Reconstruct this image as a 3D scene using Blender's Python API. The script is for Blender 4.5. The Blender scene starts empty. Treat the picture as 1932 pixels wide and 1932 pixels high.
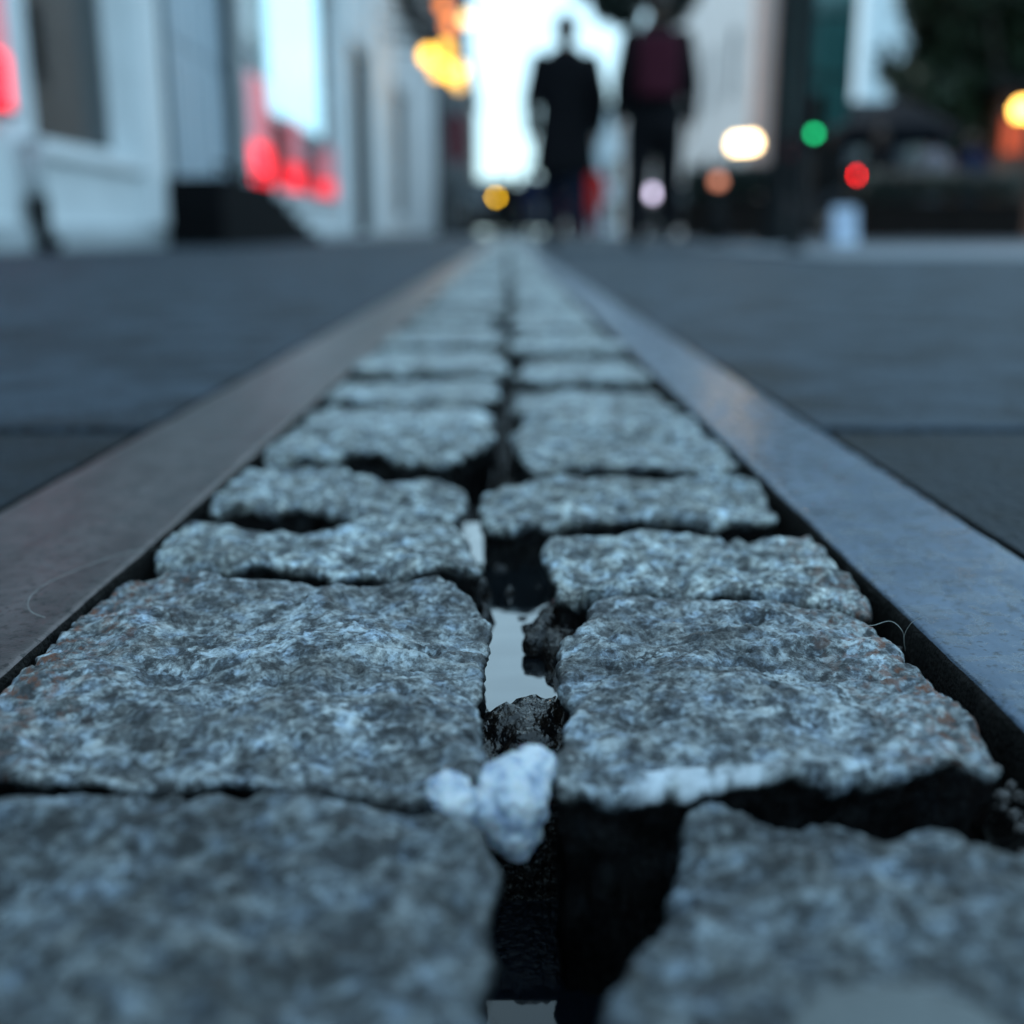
import bpy, bmesh, math, random
import numpy as np
from mathutils import Vector, Matrix

# ------------------------------------------------------------------ camera
S = bpy.context.scene
COL = S.collection
FPX = 2100.0; CX = 966.0; VPX = 958.0; HZ = 440.0; H = 0.100
TILT = math.atan((CX-HZ)/FPX)
YAW = math.atan((CX-VPX)*math.cos(TILT)/FPX)
Fv = Vector((math.sin(YAW)*math.cos(TILT), math.cos(YAW)*math.cos(TILT), -math.sin(TILT)))
Rv = Vector((math.cos(YAW), -math.sin(YAW), 0))
Uv = Rv.cross(Fv)
cam = bpy.data.cameras.new('camera'); camo = bpy.data.objects.new('camera', cam); COL.objects.link(camo)
camo.matrix_world = Matrix(((Rv.x, Uv.x, -Fv.x, 0), (Rv.y, Uv.y, -Fv.y, 0), (Rv.z, Uv.z, -Fv.z, H), (0, 0, 0, 1)))
cam.sensor_width = 36; cam.lens = FPX/1932*36
cam.clip_start = 0.01; cam.clip_end = 3000
cam.dof.use_dof = True; cam.dof.focus_distance = 0.272
cam.dof.aperture_fstop = cam.lens/6.3
S.camera = camo

# ------------------------------------------------------------------ sky, sun, exposure
W = bpy.data.worlds.new('World'); S.world = W; W.use_nodes = True
wn = W.node_tree; wn.nodes.clear()
sky = wn.nodes.new('ShaderNodeTexSky'); sky.sky_type = 'NISHITA'; sky.sun_disc = False
SUN_EL = math.radians(48); SUN_AZ = math.radians(-32)
sky.sun_elevation = SUN_EL; sky.sun_rotation = SUN_AZ
sky.air_density = 1.0; sky.dust_density = 1.0; sky.ozone_density = 2.0
bg = wn.nodes.new('ShaderNodeBackground'); bg.inputs[1].default_value = 0.15
hs = wn.nodes.new('ShaderNodeHueSaturation'); hs.inputs['Saturation'].default_value = .80
gm = wn.nodes.new('ShaderNodeGamma'); gm.inputs[1].default_value = .36      # thin overcast evens the sky out
hsv = wn.nodes.new('ShaderNodeMixRGB'); hsv.blend_type = 'MULTIPLY'; hsv.inputs[0].default_value = 1
hsv.inputs[2].default_value = (1.95, 2.80, 3.15, 1)
wo = wn.nodes.new('ShaderNodeOutputWorld')
wn.links.new(sky.outputs[0], hs.inputs['Color']); wn.links.new(hs.outputs[0], gm.inputs[0]); wn.links.new(gm.outputs[0], hsv.inputs[1]); wn.links.new(hsv.outputs[0], bg.inputs[0]); wn.links.new(bg.outputs[0], wo.inputs[0])
sl = bpy.data.lights.new('sun', 'SUN'); sl.energy = 1.3; sl.angle = math.radians(12); sl.color = (1.0, 0.98, 0.95)
so = bpy.data.objects.new('sun', sl); COL.objects.link(so)
sd = Vector((math.sin(SUN_AZ)*math.cos(SUN_EL), math.cos(SUN_AZ)*math.cos(SUN_EL), math.sin(SUN_EL)))
so.rotation_euler = sd.to_track_quat('Z', 'Y').to_euler()
S.view_settings.view_transform = 'Standard'; S.view_settings.look = 'None'
S.view_settings.gamma = 1; S.view_settings.exposure = 1.0
S.render.engine = 'CYCLES'; S.cycles.use_denoising = True
S.cycles.max_bounces = 8; S.cycles.transparent_max_bounces = 24
S.cycles.sample_clamp_indirect = 6

# ------------------------------------------------------------------ helpers
def pray(px, py):
    return Fv*FPX + Rv*(px-CX) + Uv*(CX-py)
def gnd(px, py, z=0.0):
    d = pray(px, py); k = (z-H)/d.z
    return Vector((d.x*k, d.y*k, z))
def atY(px, py, Y):
    d = pray(px, py); k = Y/d.y
    return Vector((d.x*k, Y, H+d.z*k))
def atX(px, py, X):
    d = pray(px, py); k = X/d.x
    return Vector((X, d.y*k, H+d.z*k))

class NoiseT:
    def __init__(s, seed):
        r = np.random.RandomState(seed); s.p = r.permutation(256); s.p = np.concatenate([s.p, s.p])
        g = r.normal(size=(256, 3)); s.g = g/np.linalg.norm(g, axis=1)[:, None]
    def __call__(s, P):
        i = np.floor(P).astype(int); f = P-i; u = f*f*f*(f*(f*6-15)+10); i &= 255
        out = 0
        for dx in (0, 1):
            for dy in (0, 1):
                for dz in (0, 1):
                    h = s.p[(s.p[(s.p[(i[:, 0]+dx) & 255]+i[:, 1]+dy) & 255]+i[:, 2]+dz) & 255]
                    d = f-np.array([dx, dy, dz])
                    w = (u[:, 0] if dx else 1-u[:, 0])*(u[:, 1] if dy else 1-u[:, 1])*(u[:, 2] if dz else 1-u[:, 2])
                    out = out+w*(s.g[h]*d).sum(1)
        return out*1.6
NZ = NoiseT(7)
def fbm(P, scale, octv=4, gain=.5, off=0.0):
    a = 1; r = 0; Q = P*scale+off
    for k in range(octv):
        r = r+a*NZ(Q); Q = Q*2.03+11.3; a *= gain
    return r

def mesh_obj(name, verts, faces, m, parent=None, smooth=True):
    me = bpy.data.meshes.new(name)
    me.from_pydata([tuple(v) for v in verts], [], [tuple(f) for f in faces])
    me.materials.append(m)
    if smooth: me.polygons.foreach_set('use_smooth', [True]*len(me.polygons))
    me.update()
    o = bpy.data.objects.new(name, me); COL.objects.link(o)
    if parent: o.parent = parent
    return o
def tag(o, label=None, cat=None, group=None, kind=None):
    if label: o['label'] = label
    if cat: o['category'] = cat
    if group: o['group'] = group
    if kind: o['kind'] = kind
    return o
def empty(name, loc, label, cat, group=None, rz=0):
    o = bpy.data.objects.new(name, None); COL.objects.link(o); o.location = loc; o.rotation_euler.z = rz
    return tag(o, label, cat, group)

class MB:
    """collects geometry for one mesh (local coords of the thing)"""
    def __init__(s): s.v = []; s.f = []
    def box(s, x0, x1, y0, y1, z0, z1, bev=0):
        b = len(s.v)
        if bev <= 0:
            s.v += [(x, y, z) for z in (z0, z1) for y in (y0, y1) for x in (x0, x1)]
            s.f += [tuple(b+i for i in q) for q in ((0, 2, 3, 1), (4, 5, 7, 6), (0, 1, 5, 4), (2, 6, 7, 3), (0, 4, 6, 2), (1, 3, 7, 5))]
        else:
            bm = bmesh.new(); bmesh.ops.create_cube(bm, size=1)
            for v in bm.verts:
                v.co = Vector(((x0+x1)/2+v.co.x*(x1-x0), (y0+y1)/2+v.co.y*(y1-y0), (z0+z1)/2+v.co.z*(z1-z0)))
            bmesh.ops.bevel(bm, geom=bm.edges[:], offset=bev, segments=2, affect='EDGES', profile=.5)
            s.bm(bm)
        return s
    def bm(s, bm):
        b = len(s.v); bm.verts.index_update()
        s.v += [tuple(v.co) for v in bm.verts]; s.f += [tuple(b+v.index for v in f.verts) for f in bm.faces]; bm.free()
        return s
    def tube(s, pts, rad, n=12, cap=True):
        pts = [Vector(p) for p in pts]
        if not isinstance(rad, (list, tuple)): rad = [rad]*len(pts)
        b = len(s.v); prev = None
        for i, p in enumerate(pts):
            d = (pts[min(i+1, len(pts)-1)]-pts[max(i-1, 0)]).normalized()
            if prev is None:
                a = Vector((1, 0, 0)) if abs(d.x) < .8 else Vector((0, 1, 0))
                u = d.cross(a).normalized()
            else: u = (prev-d*prev.dot(d)).normalized()
            prev = u; w = d.cross(u)
            for k in range(n):
                t = 2*math.pi*k/n; q = p+(u*math.cos(t)+w*math.sin(t))*rad[i]; s.v.append(tuple(q))
        for i in range(len(pts)-1):
            for k in range(n):
                a = b+i*n+k; c = b+i*n+(k+1) % n; s.f.append((a, c, c+n, a+n))
        if cap:
            s.f.append(tuple(b+k for k in range(n))[::-1]); s.f.append(tuple(b+(len(pts)-1)*n+k for k in range(n)))
        return s
    def ell(s, c, r, seg=20, ring=12, rot=None):
        bm = bmesh.new(); bmesh.ops.create_uvsphere(bm, u_segments=seg, v_segments=ring, radius=1)
        for v in bm.verts:
            q = Vector((v.co.x*r[0], v.co.y*r[1], v.co.z*r[2]))
            if rot: q = rot @ q
            v.co = q+Vector(c)
        return s.bm(bm)
    def caps(s, a, b, ra, rb, n=14):
        a = Vector(a); b = Vector(b); d = (b-a); L = d.length or 1e-6; d = d/L
        P = []; R = []
        for k in (80, 60, 40, 20, 0): P.append(a-d*ra*math.sin(math.radians(k))); R.append(ra*math.cos(math.radians(k)))
        for k in (0, 20, 40, 60, 80): P.append(b+d*rb*math.sin(math.radians(k))); R.append(rb*math.cos(math.radians(k)))
        return s.tube(P, R, n)
    def lathe(s, prof, n=20, c=(0, 0, 0)):
        b = len(s.v)
        for r, z in prof:
            for k in range(n):
                t = 2*math.pi*k/n; s.v.append((c[0]+r*math.cos(t), c[1]+r*math.sin(t), c[2]+z))
        for i in range(len(prof)-1):
            for k in range(n):
                a = b+i*n+k; q = b+i*n+(k+1) % n; s.f.append((a, q, q+n, a+n))
        s.f.append(tuple(b+k for k in range(n))[::-1]); s.f.append(tuple(b+(len(prof)-1)*n+k for k in range(n)))
        return s
    def build(s, name, m, parent=None, smooth=False, loc=None):
        o = mesh_obj(name, s.v, s.f, m, parent, smooth)
        if loc is not None: o.location = loc
        return o

def remeshed(mb, vox):
    me = bpy.data.meshes.new('t'); me.from_pydata(mb.v, [], mb.f); me.update()
    o = bpy.data.objects.new('t', me); COL.objects.link(o)
    md = o.modifiers.new('r', 'REMESH'); md.mode = 'VOXEL'; md.voxel_size = vox; md.use_smooth_shade = True
    sm = o.modifiers.new('s', 'SMOOTH'); sm.iterations = 3; sm.factor = .5
    dg = bpy.context.evaluated_depsgraph_get(); ev = o.evaluated_get(dg)
    r = bpy.data.meshes.new_from_object(ev); bpy.data.objects.remove(o); bpy.data.meshes.remove(me)
    return r
def obj_from(me, name, m, parent=None):
    me.materials.clear(); me.materials.append(m)
    me.polygons.foreach_set('use_smooth', [True]*len(me.polygons))
    o = bpy.data.objects.new(name, me); COL.objects.link(o); o.parent = parent
    return o

# ------------------------------------------------------------------ materials
def M_(name):
    m = bpy.data.materials.new(name); m.use_nodes = True; nt = m.node_tree
    return m, nt, nt.nodes['Principled BSDF']
def N(nt, t, **k):
    n = nt.nodes.new(t)
    for a, v in k.items():
        if a.startswith('i_'): n.inputs[a[2:].replace('_', ' ')].default_value = v
        elif a.startswith('n') and a[1:].isdigit(): n.inputs[int(a[1:])].default_value = v
        else: setattr(n, a, v)
    return n
def ramp(nt, stops, interp='LINEAR'):
    r = nt.nodes.new('ShaderNodeValToRGB'); r.color_ramp.interpolation = interp
    e = r.color_ramp.elements
    while len(e) < len(stops): e.new(.5)
    for i, (p, c) in enumerate(stops):
        e[i].position = p; e[i].color = c if len(c) == 4 else (*c, 1)
    return r
def g(v): return (v, v, v, 1)

def simple(name, col, rough=.6, metal=0, var=.25, scale=3.0, bump=.0, bscale=40, spec=.5, emit=None, es=0):
    m, nt, p = M_(name)
    tc = N(nt, 'ShaderNodeTexCoord')
    n = N(nt, 'ShaderNodeTexNoise', i_Scale=scale, i_Detail=6.0, i_Roughness=.6); nt.links.new(tc.outputs['Object'], n.inputs['Vector'])
    r = ramp(nt, [(.3, tuple(c*(1-var) for c in col)), (.7, tuple(min(1, c*(1+var)) for c in col))])
    nt.links.new(n.outputs[0], r.inputs[0]); nt.links.new(r.outputs[0], p.inputs['Base Color'])
    p.inputs['Roughness'].default_value = rough; p.inputs['Metallic'].default_value = metal
    p.inputs['Specular IOR Level'].default_value = spec
    if bump:
        b = N(nt, 'ShaderNodeTexNoise', i_Scale=bscale, i_Detail=5.0); nt.links.new(tc.outputs['Object'], b.inputs['Vector'])
        bb = N(nt, 'ShaderNodeBump', i_Strength=bump, i_Distance=.01); nt.links.new(b.outputs[0], bb.inputs['Height']); nt.links.new(bb.outputs[0], p.inputs['Normal'])
    if emit:
        p.inputs['Emission Color'].default_value = (*emit, 1); p.inputs['Emission Strength'].default_value = es
    return m

def granite():
    m, nt, p = M_('granite'); L = nt.links.new
    tc = N(nt, 'ShaderNodeTexCoord'); oi = N(nt, 'ShaderNodeObjectInfo')
    off = N(nt, 'ShaderNodeVectorMath', operation='SCALE'); off.inputs[3].default_value = 3.7
    cmb = N(nt, 'ShaderNodeCombineXYZ'); [L(oi.outputs['Random'], cmb.inputs[i]) for i in range(3)]
    L(cmb.outputs[0], off.inputs[0])
    add = N(nt, 'ShaderNodeVectorMath', operation='ADD'); L(tc.outputs['Object'], add.inputs[0]); L(off.outputs[0], add.inputs[1])
    # warp
    wz = N(nt, 'ShaderNodeTexNoise', i_Scale=420.0, i_Detail=3.0); L(add.outputs[0], wz.inputs['Vector'])
    ws = N(nt, 'ShaderNodeVectorMath', operation='SCALE'); L(wz.outputs['Color'], ws.inputs[0]); ws.inputs[3].default_value = .0022
    wa = N(nt, 'ShaderNodeVectorMath', operation='ADD'); L(add.outputs[0], wa.inputs[0]); L(ws.outputs[0], wa.inputs[1])
    v1 = N(nt, 'ShaderNodeTexVoronoi', i_Scale=650.0, i_Randomness=1.0); L(wa.outputs[0], v1.inputs['Vector'])
    sp = N(nt, 'ShaderNodeSeparateColor'); L(v1.outputs['Color'], sp.inputs[0])
    v2 = N(nt, 'ShaderNodeTexVoronoi', i_Scale=260.0, i_Randomness=1.0); L(wa.outputs[0], v2.inputs['Vector'])
    sp2 = N(nt, 'ShaderNodeSeparateColor'); L(v2.outputs['Color'], sp2.inputs[0])
    n3 = N(nt, 'ShaderNodeTexNoise', i_Scale=120.0, i_Detail=5.0, i_Roughness=.6); L(add.outputs[0], n3.inputs['Vector'])
    n5 = N(nt, 'ShaderNodeTexNoise', i_Scale=500.0, i_Detail=7.0, i_Roughness=.72); L(add.outputs[0], n5.inputs['Vector'])
    a0 = N(nt, 'ShaderNodeMath', operation='MULTIPLY', n1=.16); L(sp.outputs[0], a0.inputs[0])
    a1 = N(nt, 'ShaderNodeMath', operation='MULTIPLY_ADD', n1=.95); L(n5.outputs[0], a1.inputs[0]); L(a0.outputs[0], a1.inputs[2])
    a2 = N(nt, 'ShaderNodeMath', operation='MULTIPLY_ADD', n1=.15); L(sp2.outputs[0], a2.inputs[0]); L(a1.outputs[0], a2.inputs[2])
    a3 = N(nt, 'ShaderNodeMath', operation='MULTIPLY_ADD', n1=.75); L(n3.outputs[0], a3.inputs[0]); L(a2.outputs[0], a3.inputs[2])
    mr = N(nt, 'ShaderNodeMapRange'); L(a3.outputs[0], mr.inputs[0]); mr.inputs[1].default_value = .76; mr.inputs[2].default_value = 1.26
    r = ramp(nt, [(.0, (.012, .012, .013)), (.28, (.055, .058, .062)), (.5, (.18, .19, .195)), (.72, (.40, .43, .44)), (1.0, (.66, .71, .74))])
    L(mr.outputs[0], r.inputs[0])
    n4 = N(nt, 'ShaderNodeTexNoise', i_Scale=160.0, i_Detail=3.0); L(add.outputs[0], n4.inputs['Vector'])
    hr = ramp(nt, [(.34, (1.07, 1.0, .92)), (.52, (.98, 1.0, 1.0)), (.68, (.86, .97, 1.12))]); L(n4.outputs[0], hr.inputs[0])
    mx = N(nt, 'ShaderNodeMixRGB', blend_type='MULTIPLY', n0=.9); L(r.outputs[0], mx.inputs[1]); L(hr.outputs[0], mx.inputs[2])
    # side grime with painted shade, rust and white crust by mesh attributes
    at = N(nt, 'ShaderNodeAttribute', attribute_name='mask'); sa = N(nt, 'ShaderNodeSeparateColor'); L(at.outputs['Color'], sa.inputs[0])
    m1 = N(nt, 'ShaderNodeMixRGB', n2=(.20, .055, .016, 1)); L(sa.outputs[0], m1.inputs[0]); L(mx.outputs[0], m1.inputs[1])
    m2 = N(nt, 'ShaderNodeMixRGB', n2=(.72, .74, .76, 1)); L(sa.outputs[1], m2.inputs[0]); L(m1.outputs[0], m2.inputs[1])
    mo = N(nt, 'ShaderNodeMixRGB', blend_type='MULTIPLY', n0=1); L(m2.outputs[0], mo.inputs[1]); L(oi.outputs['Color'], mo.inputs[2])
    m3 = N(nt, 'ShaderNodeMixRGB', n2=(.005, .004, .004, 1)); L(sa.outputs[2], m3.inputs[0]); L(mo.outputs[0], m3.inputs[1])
    n6 = N(nt, 'ShaderNodeTexNoise', i_Scale=42.0, i_Detail=4.0, i_Roughness=.6); L(add.outputs[0], n6.inputs['Vector'])
    r6 = ramp(nt, [(.34, (.50, .48, .46)), (.5, (.88, .88, .88)), (.66, (1.22, 1.25, 1.28))]); L(n6.outputs[0], r6.inputs[0])
    m6 = N(nt, 'ShaderNodeMixRGB', blend_type='MULTIPLY', n0=.85); L(m3.outputs[0], m6.inputs[1]); L(r6.outputs[0], m6.inputs[2])
    L(m6.outputs[0], p.inputs['Base Color'])
    sm = N(nt, 'ShaderNodeMapRange'); L(sa.outputs[2], sm.inputs[0]); sm.inputs[3].default_value = .5; sm.inputs[4].default_value = .04; L(sm.outputs[0], p.inputs['Specular IOR Level'])
    rr = N(nt, 'ShaderNodeMapRange'); L(sp.outputs[1], rr.inputs[0]); rr.inputs[3].default_value = .26; rr.inputs[4].default_value = .52
    L(rr.outputs[0], p.inputs['Roughness'])
    # bump: crystals and grit
    nb = N(nt, 'ShaderNodeTexNoise', i_Scale=900.0, i_Detail=4.0, i_Roughness=.7); L(add.outputs[0], nb.inputs['Vector'])
    b1 = N(nt, 'ShaderNodeBump', i_Strength=.85, i_Distance=.0009); L(nb.outputs[0], b1.inputs['Height'])
    b2 = N(nt, 'ShaderNodeBump', i_Strength=.45, i_Distance=.0004); L(sp.outputs[2], b2.inputs['Height']); L(b1.outputs[0], b2.inputs['Normal'])
    L(b2.outputs[0], p.inputs['Normal'])
    return m

def pavement_mat(k=1.0, nm='pavement_asphalt'):
    m, nt, p = M_(nm); L = nt.links.new
    tc = N(nt, 'ShaderNodeTexCoord')
    n = N(nt, 'ShaderNodeTexNoise', i_Scale=230.0, i_Detail=6.0, i_Roughness=.75); L(tc.outputs['Object'], n.inputs['Vector'])
    n2 = N(nt, 'ShaderNodeTexNoise', i_Scale=9.0, i_Detail=6.0, i_Roughness=.7); L(tc.outputs['Object'], n2.inputs['Vector'])
    ad = N(nt, 'ShaderNodeMath', operation='MULTIPLY_ADD', n1=1.0); L(n.outputs[0], ad.inputs[0]); L(n2.outputs[0], ad.inputs[2])
    r = ramp(nt, [(.72, (.003*k, .005*k, .009*k)), (.98, (.018*k, .026*k, .038*k)), (1.0, (.022*k, .034*k, .052*k)), (1.0, (.08*k, .11*k, .15*k))]); L(ad.outputs[0], r.inputs[0])
    L(r.outputs[0], p.inputs['Base Color'])
    rr = N(nt, 'ShaderNodeMapRange'); L(n2.outputs[0], rr.inputs[0]); rr.inputs[3].default_value = .55; rr.inputs[4].default_value = .7; L(rr.outputs[0], p.inputs['Roughness'])
    n7 = N(nt, 'ShaderNodeTexVoronoi', i_Scale=190.0); L(tc.outputs['Object'], n7.inputs['Vector'])
    b0 = N(nt, 'ShaderNodeBump', i_Strength=.9, i_Distance=.003); L(n7.outputs['Distance'], b0.inputs['Height']); b = N(nt, 'ShaderNodeBump', i_Strength=.9, i_Distance=.002); L(n.outputs[0], b.inputs['Height']); L(b0.outputs[0], b.inputs['Normal']); L(b.outputs[0], p.inputs['Normal'])
    p.inputs['Specular IOR Level'].default_value = .22
    return m

def steel(name, c0, c1, rough, wet):
    m, nt, p = M_(name); L = nt.links.new
    tc = N(nt, 'ShaderNodeTexCoord')
    mp = N(nt, 'ShaderNodeMapping'); mp.inputs['Scale'].default_value = (1, .25, 1); L(tc.outputs['Object'], mp.inputs[0])
    n = N(nt, 'ShaderNodeTexNoise', i_Scale=60.0, i_Detail=6.0, i_Roughness=.65); L(mp.outputs[0], n.inputs['Vector'])
    r = ramp(nt, [(.35, c0), (.65, c1)]); L(n.outputs[0], r.inputs[0]); L(r.outputs[0], p.inputs['Base Color'])
    p.inputs['Metallic'].default_value = .6; p.inputs['Specular IOR Level'].default_value = .3
    # damp film that has dried off in blotches
    n2 = N(nt, 'ShaderNodeTexNoise', i_Scale=110.0, i_Detail=4.0, i_Roughness=.62); L(tc.outputs['Object'], n2.inputs['Vector'])
    r2 = ramp(nt, [(.48, g(rough)), (.54, g(wet))]); L(n2.outputs[0], r2.inputs[0]); L(r2.outputs[0], p.inputs['Roughness'])
    n9 = N(nt, 'ShaderNodeTexNoise', i_Scale=330.0, i_Detail=3.0, i_Roughness=.6); L(tc.outputs['Object'], n9.inputs['Vector'])
    r9 = ramp(nt, [(.36, g(.35)), (.44, g(1.0))]); L(n9.outputs[0], r9.inputs[0])
    r8 = ramp(nt, [(.48, g(1.0)), (.56, g(.72))]); L(n2.outputs[0], r8.inputs[0])
    k1 = N(nt, 'ShaderNodeMixRGB', blend_type='MULTIPLY', n0=1); L(r.outputs[0], k1.inputs[1]); L(r9.outputs[0], k1.inputs[2])
    k2 = N(nt, 'ShaderNodeMixRGB', blend_type='MULTIPLY', n0=1); L(k1.outputs[0], k2.inputs[1]); L(r8.outputs[0], k2.inputs[2]); L(k2.outputs[0], p.inputs['Base Color'])
    nb = N(nt, 'ShaderNodeTexNoise', i_Scale=1200.0, i_Detail=3.0); L(tc.outputs['Object'], nb.inputs['Vector'])
    b = N(nt, 'ShaderNodeBump', i_Strength=.25, i_Distance=.0004); L(nb.outputs[0], b.inputs['Height'])
    b2 = N(nt, 'ShaderNodeBump', i_Strength=.3, i_Distance=.0004); L(r2.outputs[0], b2.inputs['Height']); L(b.outputs[0], b2.inputs['Normal']); L(b2.outputs[0], p.inputs['Normal'])
    return m

def mud_mat():
    m, nt, p = M_('wet_mud'); L = nt.links.new
    tc = N(nt, 'ShaderNodeTexCoord')
    n = N(nt, 'ShaderNodeTexNoise', i_Scale=250.0, i_Detail=5.0, i_Roughness=.7); L(tc.outputs['Object'], n.inputs['Vector'])
    r = ramp(nt, [(.4, (.004, .004, .005)), (.75, (.022, .015, .010))]); L(n.outputs[0], r.inputs[0]); L(r.outputs[0], p.inputs['Base Color'])
    p.inputs['Roughness'].default_value = .09
    n1 = N(nt, 'ShaderNodeTexNoise', i_Scale=420.0, i_Detail=3.0, i_Roughness=.5); L(tc.outputs['Object'], n1.inputs['Vector'])
    b = N(nt, 'ShaderNodeBump', i_Strength=.8, i_Distance=.0018); L(n1.outputs[0], b.inputs['Height']); L(b.outputs[0], p.inputs['Normal'])
    return m

MAT = {}
MAT['granite'] = granite(); MAT['pave'] = pavement_mat(.6); MAT['mud'] = mud_mat()
MAT['railL'] = steel('brown_steel', (.085, .064, .062), (.155, .125, .122), .40, .36)
MAT['railR'] = steel('blue_steel', (.06, .09, .135), (.11, .15, .21), .42, .26)
mw, ntw, pw = M_('water'); pw.inputs['Base Color'].default_value = (.006, .008, .01, 1); pw.inputs['Roughness'].default_value = .02; pw.inputs['IOR'].default_value = 2.3
tcw = N(ntw, 'ShaderNodeTexCoord'); nw = N(ntw, 'ShaderNodeTexNoise', i_Scale=60.0, i_Detail=1.0); ntw.links.new(tcw.outputs['Object'], nw.inputs['Vector'])
bw = N(ntw, 'ShaderNodeBump', i_Strength=.35, i_Distance=.001); ntw.links.new(nw.outputs[0], bw.inputs['Height']); ntw.links.new(bw.outputs[0], pw.inputs['Normal'])
MAT['water'] = mw
MAT['dirt_shade'] = simple('joint_dirt', (.008, .007, .006), .8, 0, .4, 200, .6, 600, spec=.15)
MAT['white'] = simple('white_render', (.74, .78, .80), .7, 0, .08, 2, .2, 60)
MAT['trim'] = simple('white_paint', (.80, .83, .85), .45, 0, .05, 4)
MAT['lintel'] = simple('pale_grey_stone', (.42, .45, .47), .7, 0, .12, 3, .2, 60)
MAT['door'] = simple('blue_grey_paint', (.38, .47, .54), .4, 0, .08, 4)
MAT['dark'] = simple('dark_paint', (.010, .011, .012), .7, 0, .2, 5, spec=.2)
MAT['black_stone'] = simple('dark_stone', (.006, .006, .007), .95, 0, .3, 9, .3, 50, spec=.1)
MAT['brick'] = simple('brown_render', (.10, .055, .04), .8, 0, .25, 6, .3, 30)
MAT['grey'] = simple('grey_render', (.045, .055, .065), .8, 0, .2, 2, .2, 30)
MAT['roof'] = simple('slate', (.05, .055, .06), .7, 0, .2, 5)
MAT['pale'] = simple('pale_blue_render', (.74, .82, .86), .75, 0, .10, 1.5, .1, 20)
MAT['pink'] = simple('pink_render', (.78, .58, .53), .75, 0, .08, 2)
MAT['inside'] = simple('dim_interior', (.05, .035, .03), .8, 0, .4, 2)
MAT['bark'] = simple('bark', (.03, .026, .022), .9, 0, .3, 20, .6, 40)
MAT['metal'] = simple('black_metal', (.006, .007, .008), .7, 0, .2, 8, spec=.15)
MAT['rubber'] = simple('rubber', (.012, .012, .012), .8)
MAT['chrome'] = simple('bright_metal', (.5, .5, .5), .25, 1, .1)
MAT['skin'] = simple('skin', (.42, .22, .15), .55, 0, .08, 30)
MAT['hair'] = simple('brown_hair', (.03, .016, .01), .6, 0, .3, 60)
MAT['gum'] = simple('dried_gum', (.13, .14, .14), .75, 0, .08, 60, .25, 300)
MAT['planter'] = simple('planter_wood', (.012, .009, .008), .8, 0, .3, 8, spec=.1)
MAT['teal'] = simple('teal_glass', (.04, .15, .15), .15, 0, .3, 1.0, spec=.8)
MAT['kiosk'] = simple('orange_brown_wood', (.14, .05, .025), .6, 0, .3, 5)
MAT['maroon'] = simple('maroon_canvas', (.20, .015, .03), .8, 0, .15, 4)
MAT['redcloth'] = simple('red_cloth', (.50, .025, .02), .8, 0, .2, 12, spec=.08)
MAT['navy'] = simple('navy_cloth', (.012, .02, .055), .8, 0, .2, 12, spec=.08)
MAT['black'] = simple('black_cloth', (.008, .008, .010), .85, 0, .2, 12, .3, 120, spec=.08)
MAT['plum'] = simple('plum_cloth', (.055, .012, .022), .85, 0, .25, 12, .3, 120, spec=.08)
MAT['jeans'] = simple('dark_denim', (.010, .014, .028), .85, 0, .2, 12, spec=.08)
MAT['lilac'] = simple('pale_grey_cloth', (.22, .23, .28), .8, 0, .1, 12, spec=.08)
MAT['pinkcloth'] = simple('dusty_pink_cloth', (.28, .07, .09), .8, 0, .1, 12, spec=.08)
MAT['bluewhite'] = simple('blue_white_board', (.55, .65, .85), .5)
MAT['palepave'] = simple('pale_paving', (.16, .175, .20), .6, 0, .15, 1.5, .3, 80)
MAT['awning'] = simple('charcoal_canvas', (.006, .008, .012), .9, 0, .2, 5, spec=.1)
def lamp_mat(name, c, s): return simple(name, c, .4, 0, 0, 1, emit=c, es=s)
def leaf_mat(name, c):
    m, nt, p = M_(name); oi = N(nt, 'ShaderNodeTexCoord'); n = N(nt, 'ShaderNodeTexNoise', i_Scale=1.5, i_Detail=3.0)
    nt.links.new(oi.outputs['Object'], n.inputs['Vector'])
    r = ramp(nt, [(.35, tuple(x*.5 for x in c)), (.65, tuple(x*1.5 for x in c))]); nt.links.new(n.outputs[0], r.inputs[0]); nt.links.new(r.outputs[0], p.inputs['Base Color'])
    p.inputs['Roughness'].default_value = .6
    return m
MAT['leaf'] = leaf_mat('green_leaves', (.016, .036, .016))
MAT['leaf_dark'] = leaf_mat('deep_green_leaves', (.008, .020, .014))
def glass_mat(name, tint=(.8, .88, .9), shade=.55):
    m, nt, p = M_(name); nt.nodes.remove(p); out = nt.nodes['Material Output']
    gl = N(nt, 'ShaderNodeBsdfGlossy', i_Roughness=.02); tr = N(nt, 'ShaderNodeBsdfTransparent'); tr.inputs[0].default_value = (*[t*shade for t in tint], 1)
    fr = N(nt, 'ShaderNodeFresnel', i_IOR=1.52); mxs = N(nt, 'ShaderNodeMixShader')
    ml = N(nt, 'ShaderNodeMath', operation='MULTIPLY', n1=1.15, use_clamp=True); nt.links.new(fr.outputs[0], ml.inputs[0])
    nt.links.new(ml.outputs[0], mxs.inputs[0]); nt.links.new(tr.outputs[0], mxs.inputs[1]); nt.links.new(gl.outputs[0], mxs.inputs[2]); nt.links.new(mxs.outputs[0], out.inputs[0])
    return m
MAT['glass'] = glass_mat('window_glass')
MAT['pane'] = simple('dark_window_glass', (.02, .03, .035), .05, 0, .1, 1, spec=.8)

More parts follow.
